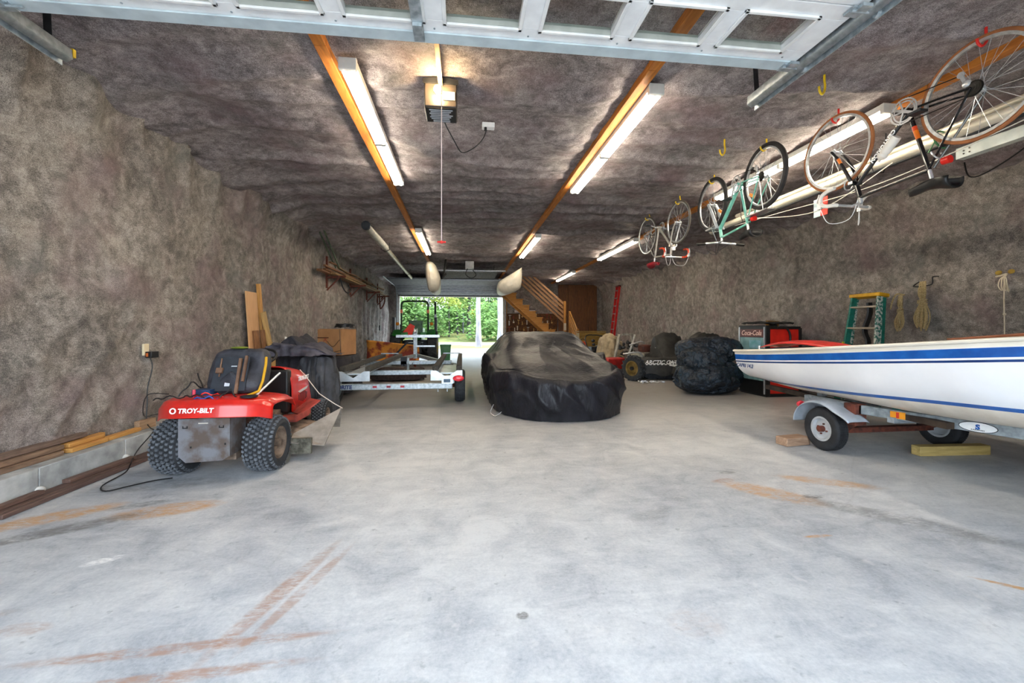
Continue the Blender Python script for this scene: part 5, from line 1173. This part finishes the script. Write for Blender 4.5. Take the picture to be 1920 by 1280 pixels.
# ------------------------------------------------------------------ bicycles hung upside down
def bicycle(rear, front, label, c):
    rear, front = Vector(rear), Vector(front); S = (front-rear).length/1.02
    t = thing('bicycle', label, 'bicycle', rear, 0, 'bicycles hanging upside down from the ceiling')
    x = (front-rear).normalized(); z = Vector((0, 0, -1)); z = (z-x*z.dot(x)).normalized(); y = z.cross(x)
    t.matrix_world = Matrix.Translation(rear) @ Matrix((x, y, z)).transposed().to_4x4() @ Matrix.Scale(S, 4)
    bpy.context.view_layer.update()
    fr = c['frame']; r = c.get('tr', .016)
    BB, SL, HT, HB, FH = (.42, 0, -.06), (.285, 0, .43), (.80, 0, .47), (.83, 0, .36), (1.02, 0, 0)
    f = MB()
    f.cyl(BB, SL, .0145).cyl(SL, HT, .0135).cyl(BB, HB, c.get('dt', .0165)).cyl(HT, HB, .019)
    for s in (-1, 1): f.tube([(0, s*.065, 0), (.2, s*.045, -.035), (.40, s*.03, -.06)], .0085, 6); f.tube([(0, s*.065, 0), (.27, s*.018, .42)], .0075, 6)
    f.cyl((.42, -.04, -.06), (.42, .04, -.06), .021)
    fo = f.build('frame', fr, t)
    if 'bands' in c:
        for (p, q, m, rr) in c['bands']: MB().cyl(p, q, rr).build('colour_band', m, fo)
    if 'text' in c: lettering('lettering', c['text'], .045, M_LTXT, fo, (.60, -.019, .125), (PI/2, -math.atan2(.42, .41)+PI*0, 0), .001, .1, .001)
    # fork
    k = MB(); sus = c.get('sus', 0)
    k.cyl(HB, (.845, 0, .33), .017)
    for s in (-1, 1): k.tube([(.845, s*.035, .33), (.90, s*.048, .20), (.955, s*.05, .09), FH if False else (1.02, s*.05, 0)], [.014+sus]*2+[.011+sus]*2, 8)
    k.span((.825, -.05, .325), (.865, .05, .35)); k.build('fork', c.get('fork', fr), t)
    # wheels
    def bw(cx, back):
        R = .335; tr = c['tyre_r']
        w_ = MB().tube(arc((cx, 0, 0), R-tr*.6, 0, 2*PI, 49, (1, 0, 0), (0, 0, 1))[:-1], tr, 8, closed=True).build('wheel', c['tyre'], t)
        MB().lathe([(R-tr*1.4, -.010), (R-tr*1.2-.022, -.008), (R-tr*1.2-.022, .008), (R-tr*1.4, .010)], (cx, 0, 0), (0, 1, 0), 48, closed=True).build('rim', c['rim'], w_)
        sp = MB(); n = 28
        for i in range(n):
            a = 2*PI*i/n; off = .38*(1 if (i//2) % 2 else -1); s = 1 if i % 2 else -1
            sp.tube([(cx+.019*math.cos(a+off*2.4), s*.03, .019*math.sin(a+off*2.4)), (cx+(R-tr*1.2-.02)*math.cos(a), 0, (R-tr*1.2-.02)*math.sin(a))], .0017, 3, caps=False)
        sp.build('spokes', M_CHROME, w_, flat=True)
        hb = MB().cyl((cx, -.055, 0), (cx, .055, 0), .012).cyl((cx, -.035, 0), (cx, -.028, 0), .024).cyl((cx, .028, 0), (cx, .035, 0), .024).build('hub', M_CHROME, w_)
        if back:
            cs = MB()
            for i in range(6): cs.cyl((cx, -.036-.0035*i, 0), (cx, -.038-.0035*i, 0), .052-.0055*i, n=22)
            cs.build('cassette', pm('cassette_steel', '#4a4844', '#2a2826', .4, .8), w_)
        if c.get('refl'): MB().box((cx+.2*(1 if back else -1), 0, .14), (.10, .012, .03), (0, .6, 0)).build('spoke_reflector', c['refl'], w_)
    bw(0, True); bw(1.02, False)
    # crankset, chain, derailleur
    cr = MB(); 
    for rr, yy in ((.095, -.052), (.078, -.046)): 
        cr.lathe([(rr, -.0015), (rr-.010, -.0015), (rr-.010, .0015), (rr, .0015)], (.42, yy, -.06), (0, 1, 0), 40, closed=True)
        for i in range(36): a = 2*PI*i/36; cr.box((.42+rr*math.cos(a), yy, -.06+rr*math.sin(a)), (.006, .002, .006), (0, -a, 0)) if rr > .09 else None
    for i in range(5): a = 2*PI*i/5; cr.beam((.42, -.052, -.06), (.42+.09*math.cos(a), -.052, -.06+.09*math.sin(a)), .012, .004, (0, 1, 0))
    ca = c.get('crank', .9); ex, ez = .17*math.cos(ca), .17*math.sin(ca)
    cr.beam((.42, -.066, -.06), (.42+ex, -.07, -.06+ez), .02, .012, (0, 1, 0)).beam((.42, .066, -.06), (.42-ex, .07, -.06-ez), .02, .012, (0, 1, 0)); cr.cyl((.42, -.07, -.06), (.42, .07, -.06), .012)
    co = cr.build('crankset', M_CHROME, t)
    for s, yy in ((1, -.12), (-1, .12)):
        MB().span((.42+s*ex-.045, yy-.035, -.06+s*ez-.010), (.42+s*ex+.045, yy+.035, -.06+s*ez+.010)).build('pedal', c.get('pedal', M_STEEL), co, bevel=.004)
    ch = MB().tube([(.42, -.05, .035), (.0, -.046, .045)], .004, 5).tube([(.42, -.05, -.155), (.06, -.046, -.12), (.02, -.046, -.05)], .004, 5)
    ch.tube(arc((0, -.046, 0), .045, PI/2, PI*1.4, 12, (1, 0, 0), (0, 0, 1)), .004, 5); ch.build('chain', pm('chain_black', '#2a2622', '#161412', .5, .6), t)
    MB().ball((.03, -.055, -.045), .025, 8, (1, .6, 1)).beam((.03, -.055, -.045), (.06, -.05, -.12), .02, .015, (0, 1, 0)).lathe([(0, -.004), (.022, -.004), (.022, .004), (0, .004)], (.06, -.052, -.12), (0, 1, 0), 12).build('derailleur', M_CHROME, t)
    # saddle
    MB().cyl(SL, (.262, 0, .53), .0125).build('seat_post', M_CHROME, t)
    def sad(u, v):
        a = u; w_ = lerp(.072, .02, sstep(.0, .62, a))*(1 if a < .94 else .7)*(1 if a > .05 else .8); b = PI*(v*1.2-.1)
        return (.125+.285*a, -math.cos(b)*w_*1.1, .535+lerp(.06, .035, a)*math.sin(b)+.012*math.cos(a*PI*2))
    MB().grid(sad, 20, 14).build('saddle', c.get('saddle', M_BLK), t, solid=.012, ang=60)
    # stem and bars
    st_ = MB().cyl(HT, (.79, 0, .52), .013).tube([(.79, 0, .52), (.87, 0, .525)], .014, 8); st_.build('stem', M_CHROME, t)
    bar = c['bar']
    if c['kind'] == 'drop':
        for s in (-1, 1):
            pts = smooth([(.87, 0, .525), (.87, s*.10, .525), (.875, s*.18, .525), (.93, s*.20, .52), (.975, s*.205, .49), (.97, s*.21, .435), (.92, s*.21, .40), (.84, s*.21, .39)])
            k0 = 8; MB().tube(pts[:k0+2], .0125, 8).build('handlebar', M_CHROME, t); MB().tube(pts[k0:], .0165, 8).build('bar_tape', bar, t)
            lv = MB().span((.965, s*.205-.013, .475), (1.0, s*.205+.013, .53)).tube(smooth([(.995, s*.205, .51), (1.01, s*.205, .46), (.99, s*.205, .40)]), .006, 6).build('brake_lever', c.get('lever', M_CHROME), t)
            MB().tube(smooth([(.985, s*.2, .53), (.95, s*.15, .66), (.85, s*.05, .64), (.82, 0, .48)]), .003, 5).build('brake_cable', c.get('cable', M_WHT), t)
    else:
        pts = smooth([(.82, -.30, .56), (.83, -.18, .545), (.86, -.08, .53), (.87, 0, .525), (.86, .08, .53), (.83, .18, .545), (.82, .30, .56)])
        MB().tube(pts, .0125, 8).build('handlebar', M_CHROME, t)
        for s in (-1, 1):
            MB().tube([(.822, s*.20, .55), (.82, s*.305, .56)], .017, 8).build('grip', M_BLK, t)
            MB().tube(smooth([(.86, s*.16, .535), (.91, s*.19, .53), (.92, s*.26, .53)]), .006, 6).build('brake_lever', M_CHROME, t)
            MB().tube(smooth([(.87, s*.15, .53), (.98, s*.08, .60), (.93, 0, .66), (.86, -s*.03, .45)]), .003, 5).build('brake_cable', M_BLK, t)
        MB().span((.885, -.09, .33), (1.02, .09, .35)).tube([(.9, -.07, .34), (.86, -.03, .5)], .006, 5).build('front_rack', M_ALU, t)
        MB().span((-.10, -.055, .36), (.24, .055, .372)).tube([(-.05, -.05, .36), (0, -.06, .02)], .005, 5).tube([(-.05, .05, .36), (0, .06, .02)], .005, 5).build('rear_rack', M_ALU, t)
    # brakes
    MB().tube(arc((.90, 0, .33), .045, -.4, PI+.4, 10, (0, 1, 0), (.3, 0, 1)), .006, 6).build('front_brake', M_CHROME, t)
    MB().tube(arc((.235, 0, .335), .045, -.4, PI+.4, 10, (0, 1, 0), (-.5, 0, 1)), .006, 6).build('rear_brake', M_CHROME, t)
    if 'tail' in c: MB().cyl((.20, 0, .40), (.155, 0, .40), .027).build('tail_reflector', pm('reflector_red', '#e8281c', '#c81c14', .3), t)
    if 'lamp' in c: MB().span((.86, -.03, .36), (.90, .03, .42)).build('head_lamp', M_WHT, t, bevel=.01)
    if 'bottle' in c: MB().lathe([(0, 0), (.034, 0), (.036, .02), (.036, .12), (.028, .135), (.036, .15), (.03, .17), (.012, .185), (.012, .2), (0, .2)], (.51, -.0, .085), (.70, 0, .71), 16).build('water_bottle', pm('bottle_white', '#f0ece4', '#dcd8d0', .4), t)
    return t
CP = M_CHROME
bicycle((3.69, 2.62, 2.93), (3.64, 3.73, 2.93), 'black road bicycle with tan tyres and white bottle, hung nearest the camera',
        dict(frame=pm('frame_black', '#16161a', '#0c0c0e', .25, coat=.6), fork=pm('frame_black', '#16161a'), tyre=pm('tan_tyre', '#a8693c', '#8a5430', .8), tyre_r=.013, rim=M_ALU, kind='drop', bar=pm('bar_tape_white', '#e8e4dc', '#d4d0c8', .6), tail=1, bottle=1, text='CENTURION', crank=2.6,
             bands=[((.375, 0, .105), (.355, 0, .175), pm('band_orange', '#f08820', '#e06a18', .4), .0155), ((.384, 0, .07), (.375, 0, .105), pm('band_red', '#e04820', '#c83418', .4), .0155), ((.955, -.05, .09), (.93, -.049, .14), pm('band_orange', '#f08820'), .0125)]))
bicycle((3.40, 4.41, 2.93), (3.45, 5.50, 2.93), 'teal mountain bicycle with black tyres, hung in the middle of the three',
        dict(frame=pm('frame_teal', '#7cc4b4', '#5aa898', .35, coat=.4), fork=pm('fork_grey', '#b8bcc0', '#9a9ea2', .4), sus=.006, tr=.018, dt=.021, tyre=pm('black_bike_tyre', '#2e2a2a', '#1c1a1a', .8), tyre_r=.024, rim=M_ALU, kind='flat', bar=M_BLK, tail=1, crank=1.2, refl=pm('spoke_reflect', '#e8963c')))
bicycle((3.42, 7.50, 2.93), (3.47, 6.46, 2.93), 'slim silver road bicycle with orange bar tape, hung farthest back',
        dict(frame=pm('frame_silver', '#c8c4bc', '#a8a49c', .35, .4), fork=pm('frame_silver', '#c8c4bc'), tyre=pm('grey_tyre', '#6a625a', '#4c4640', .8), tyre_r=.012, rim=M_ALU, kind='drop', bar=pm('bar_tape_orange', '#e8502c', '#cc3c1c', .5), lamp=1, crank=.4, saddle=pm('saddle_red_black', '#a81c2c', '#3c1014', .6, 0, 5)))
# hooks
def hook(p, mat, label, group, rz=0, drop=.19):
    pts = smooth([(0, 0, 0), (0, 0, -drop*.35), (.008, 0, -drop*.55), (.0, 0, -drop*.80), (-.035, 0, -drop), (-.068, 0, -drop*.88), (-.075, 0, -drop*.70)], 5)
    o = MB().tube(pts, .009, 8).build('ceiling_hook', mat); o.location = p; o.rotation_euler = (0, 0, rz)
    return tag(o, label, 'hook', group)
M_HR = pm('hook_red', '#e02820', '#c41c18', .4)
hook((3.06, 3.25, ZC-.02), M_YEL, 'empty yellow hook in the ceiling nearest the door track', 'vinyl bicycle hooks', .3)
hook((2.99, 4.52, ZC-.02), M_YEL, 'empty yellow hook in the ceiling left of the teal bicycle', 'vinyl bicycle hooks', .3)
for (x, y, mt, lb) in [(3.69, 2.60, M_HR, 'red hook holding the rear wheel of the nearest bicycle'), (3.64, 3.74, M_HR, 'red hook holding the front wheel of the nearest bicycle'), (3.40, 4.42, M_YEL, 'yellow hook holding the rear wheel of the teal bicycle'),
                  (3.45, 5.50, M_YEL, 'yellow hook holding the front wheel of the teal bicycle'), (3.47, 6.47, M_YEL, 'yellow hook holding the nearer wheel of the silver bicycle'), (3.42, 7.49, M_YEL, 'yellow hook holding the farther wheel of the silver bicycle')]:
    hook((x+.035, y, ZC-.02), mt, lb, 'vinyl bicycle hooks', 0, .155)

# ------------------------------------------------------------------ spars beyond the bicycles
t = thing('aluminium_mast', 'long pale mast slung behind the hanging bicycles', 'mast', (4.40, .4, 2.95))
MB().tube([(0, 0, 0), (0, 6.6, -.02)], .072, 16, flat=.8).build('spar', pm('mast_cream', '#dcd8ca', '#c4c0b0', .4, .3, 3), t)
MB().tube([(-.03, 0, -.06), (-.03, 6.5, -.08)], .014, 6).build('sail_track', M_STEEL, t)
for y in (1.2, 3.6, 5.7): MB().tube([(-.09, y, .34), (-.09, y, 0), (-.06, y, -.08), (.06, y, -.08), (.09, y, 0), (.09, y, .34)], .006, 5).build('sling', M_BLK, t)
for y in (3.0,): MB().tube(arc((0, y, 0), .085, 0, 2*PI, 15, (1, 0, 0), (0, .2, 1))[:-1], .008, 5, closed=True).tube([(-.08, y, -.03), (-.12, y+.02, -.12)], .006, 5).build('green_tie', pm('tie_green', '#5c9a6c', '#3c7a4c', .6), t)
MB().tube(smooth([(-.03, 2.0, -.06), (-.05, 3.5, -.22), (-.05, 5.0, -.14), (-.03, 6.4, -.05)], 8), .005, 5).tube(smooth([(-.06, 3.4, -.06), (-.08, 4.3, -.30), (-.08, 5.4, -.1)], 8), .005, 5).build('halyard', pm('halyard', '#d8d4cc'), t)
fl = MB().span((-.03, 4.30, -.36), (-.024, 4.40, -.14)).build('pennant', pm('pennant_blue_grey', '#a8bcc4', '#90a4b0', .6), t)
MB().span((-.03, 4.20, -.36), (-.024, 4.30, -.14)).build('pennant', pm('pennant_red', '#c8382c', '#a82c24', .6), t)
t = thing('boom', 'thinner pale boom hanging just above the long mast', 'boom', (4.52, 1.2, 3.07))
MB().tube([(0, 0, 0), (0, 5.3, 0)], .034, 12).build('spar', pm('boom_cream', '#d0ccbe', '#b4b0a2', .4, .4, 3), t)
MB().tube([(0, -.02, 0), (0, .02, 0)], .04, 12).build('end_cap', M_STEEL, t)
t = thing('metal_channel', 'pale grey drilled channel hanging near the right wall ceiling', 'channel', (5.1, .6, 3.01))
MB().span((-.02, 0, -.05), (.0, 3.2, .06)).span((-.02, 0, -.055), (.07, 3.2, -.05)).span((-.02, 0, .055), (.07, 3.2, .06)).build('web', pm('pale_channel', '#ccd6d4', '#b4c0be', .5), t)
for y, z in ((3.13, .01), (3.08, .02), (3.13, -.02), (3.08, -.02)): MB().cyl((-.025, y, z), (-.019, y, z), .008, n=8).build('hole', M_BLK, t)
for y in (.6, 2.6): MB().cyl((.02, y, .05), (.02, y, .39), .006).build('hanger_rod', M_STEEL, t)
tag(MB().tube(smooth([(6.2, 4.55, 3.3), (6.0, 4.35, 3.02), (5.9, 4.1, 2.98), (5.8, 3.7, 3.1), (5.7, 3.4, 3.3)]), .008, 6).build('cable', M_BLK), 'black cable drooping below the ceiling at the right wall', 'cable')
tag(drape('hanging_line', M_STEEL, (5.4, 7.0, 3.25), .05, .4, .05, None, n=16, k=8), 'dark bundle tucked under the ceiling above the right wall', 'bundle') if False else None

# ------------------------------------------------------------------ outdoors beyond the rear door
def ground_mat():
    t = NT('forest_ground'); n = t.noise(t.mapping((1, 1, 1)), 1.2, 6, .7); n2 = t.noise(t.mapping((1, 1, 1)), .25, 3, .6, .6)
    c = t.ramp(n, [(.35, C('#4c5630')), (.55, C('#666a42')), (.75, C('#766c54'))])
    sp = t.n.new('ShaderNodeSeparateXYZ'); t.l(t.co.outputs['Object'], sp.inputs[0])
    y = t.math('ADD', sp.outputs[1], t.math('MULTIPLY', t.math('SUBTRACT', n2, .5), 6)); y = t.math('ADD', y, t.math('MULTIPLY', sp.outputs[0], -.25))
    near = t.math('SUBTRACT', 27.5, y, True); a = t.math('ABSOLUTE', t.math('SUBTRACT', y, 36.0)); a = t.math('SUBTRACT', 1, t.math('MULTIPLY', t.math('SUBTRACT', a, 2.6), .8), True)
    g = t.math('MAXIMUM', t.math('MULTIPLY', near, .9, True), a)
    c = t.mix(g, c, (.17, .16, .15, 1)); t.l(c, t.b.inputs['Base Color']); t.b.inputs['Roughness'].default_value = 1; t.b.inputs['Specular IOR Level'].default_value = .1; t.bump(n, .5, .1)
    return t.m
def gz(x, y): return -.03-.0*y+max(0, y-42)*.055+.12*fn3((x, y, 0), .15)*sstep(24, 34, y)
struct(MB().grid(lambda u, v: (lerp(-70, 70, u), lerp(YB+.15, 130, v), gz(lerp(-70, 70, u), lerp(YB+.15, 130, v))), 80, 90).build('ground', ground_mat()), 'grass and gravel drive outside the rear doorway')
struct(MB().grid(lambda u, v: (lerp(-40, 40, u), lerp(-30, YF-.1, v), -.03), 3, 3).build('ground_front', pm('gravel_light', '#c8c4bc', '#a8a49c', .95, 0, 3)), 'gravel outside the front doorway')
M_BARK = {k: pm('bark_'+k, a, b, .95, 0, 5, .6, .05, 6, (1, 1, .3)) for k, a, b in (('grey', '#66666c', '#48484e'), ('dark', '#3c3a38', '#242322'), ('pale', '#8a868e', '#6a676e'))}
def leafmat(name, h1, h2):
    t = NT(name); n = t.noise(t.mapping((1, 1, 1)), 1.1, 3); t.l(t.ramp(n, [(.35, C(h2)), (.65, C(h1))]), t.b.inputs['Base Color']); t.b.inputs['Roughness'].default_value = .6
    t.b.inputs['Specular IOR Level'].default_value = .2
    tr = t.n.new('ShaderNodeBsdfTranslucent'); t.l(t.b.inputs['Base Color'].links[0].from_socket, tr.inputs[0]); mx = t.n.new('ShaderNodeMixShader'); mx.inputs[0].default_value = .5
    t.l(t.b.outputs[0], mx.inputs[1]); t.l(tr.outputs[0], mx.inputs[2]); t.l(mx.outputs[0], t.n['Material Output'].inputs[0]); return t.m
M_LF = [leafmat('leaves_light', '#9cb46c', '#6c8a4c'), leafmat('leaves_mid', '#7c9c5c', '#547442'), leafmat('leaves_yellow', '#b4bc68', '#8a9c52')]
def crown(seed, n, R, z0, z1, sz):
    r = random.Random(seed); v = []; f = []
    cl = [(r.gauss(0, R*.45), r.gauss(0, R*.45), r.uniform(z0, z1), r.uniform(.5, 1.1)) for _ in range(26)]
    for i in range(n):
        c = cl[r.randrange(len(cl))]; p = Vector((c[0]+r.gauss(0, c[3]*.55), c[1]+r.gauss(0, c[3]*.55), max(.1, c[2]+r.gauss(0, c[3]*.35))))
        d = Euler((r.uniform(-.9, .9), r.uniform(-.9, .9), r.uniform(0, 6.28))).to_matrix(); s = sz*r.uniform(.6, 1.4); o = len(v)
        for a, b in ((-.5, 0), (0, -.3), (.5, 0), (0, .3)): v.append(tuple(p+d @ Vector((a*s, b*s, .06*s*(a*a*4)))))
        f.append((o, o+1, o+2, o+3))
    me = bpy.data.meshes.new('crown'); me.from_pydata(v, [], f); me.update(); return me
CR = [crown(i, 2600, 2.6, 2.2, 11, .34) for i in range(3)]; BU = [crown(20+i, 1500, 1.5, .3, 2.6, .26) for i in range(2)]
for k, me in enumerate(CR): me.materials.append(M_LF[k % 3])
for k, me in enumerate(BU): me.materials.append(M_LF[k % 2+0])
def tree(x, y, r, h, bark, ci, lb, group='woodland trees behind the garage'):
    t = thing('tree', lb, 'tree', (x, y, gz(x, y)-.1), random.uniform(0, 6), group)
    m = MB(); q = [(.1*fn3((x, k, 0), .7), .1*fn3((y, k, 3), .7), h*k/8) for k in range(9)]; q[0] = (0, 0, 0)
    m.tube(q, [r*1.35]+[r*(1-.07*k) for k in range(1, 9)], 10)
    for k in range(5):
        a = k*2.3; z = h*(.35+.12*k); m.tube([(0, 0, z), (math.cos(a)*1.2, math.sin(a)*1.2, z+.7)], [r*.25, r*.08], 5)
    m.build('trunk', M_BARK[bark], t)
    if ci is not None:
        c = bpy.data.objects.new('foliage', CR[ci % 3]); COL.objects.link(c); c.parent = t
    return t
tree(1.14, 30, .19, 12, 'pale', None, 'pale straight trunk seen in the right half of the rear doorway, nearest tree')
tree(3.0, 33.5, .23, 12, 'pale', None, 'pale trunk close to the right jamb of the rear doorway')
tree(.80, 50, .24, 14, 'dark', 1, 'thick dark trunk left of the nearest pale trunk')
k = 0
for (x, y, r, b, ci, lb) in [(-5.6, 52, .16, 'pale', 0, 'pale slim tree behind the roll bar, leftmost of three'), (-4.8, 54, .15, 'pale', 1, 'pale slim tree behind the roll bar, middle of three'), (-4.0, 51, .18, 'pale', 2, 'pale slim tree behind the roll bar, nearest the exhaust stack'),
        (-1.5, 48, .07, 'dark', 2, 'thin dark sapling right of the exhaust stack'), (-.6, 52, .08, 'dark', 0, 'thin dark sapling left of the thick dark trunk'), (.1, 56, .09, 'grey', 1, 'thin grey tree beside the thick dark trunk')]:
    tree(x, y, r, 13, b, ci, lb)
R_ = random.Random(5)
for i in range(20):
    y = 56+i*1.7+R_.uniform(-1, 1); x = R_.uniform(-.22, .16)*y+R_.uniform(-2, 2)
    tree(x, y, .14, 14, ['grey', 'dark', 'pale'][i % 3], i, 'leafy tree deep in the bright wood behind the rear doorway')
um = MB()
for i in range(24):
    y = 44+i*1.9; x = R_.uniform(-.2, .15)*y; s = R_.uniform(.8, 1.5); me = BU[i % 2]; q = Matrix.Translation((x, y, gz(x, y))) @ Matrix.Rotation(i, 4, 'Z') @ Matrix.Diagonal((s*1.3, s*1.3, s, 1))
    o_ = len(um.v); um.v += [tuple(q @ v.co) for v in me.vertices]; um.f += [[k+o_ for k in f.vertices] for f in me.polygons]; um.mi += [0]*len(me.polygons)
tag(um.build('undergrowth', M_LF[1], flat=True), 'leafy undergrowth covering the wood floor beyond the drive', 'undergrowth', None, 'stuff')
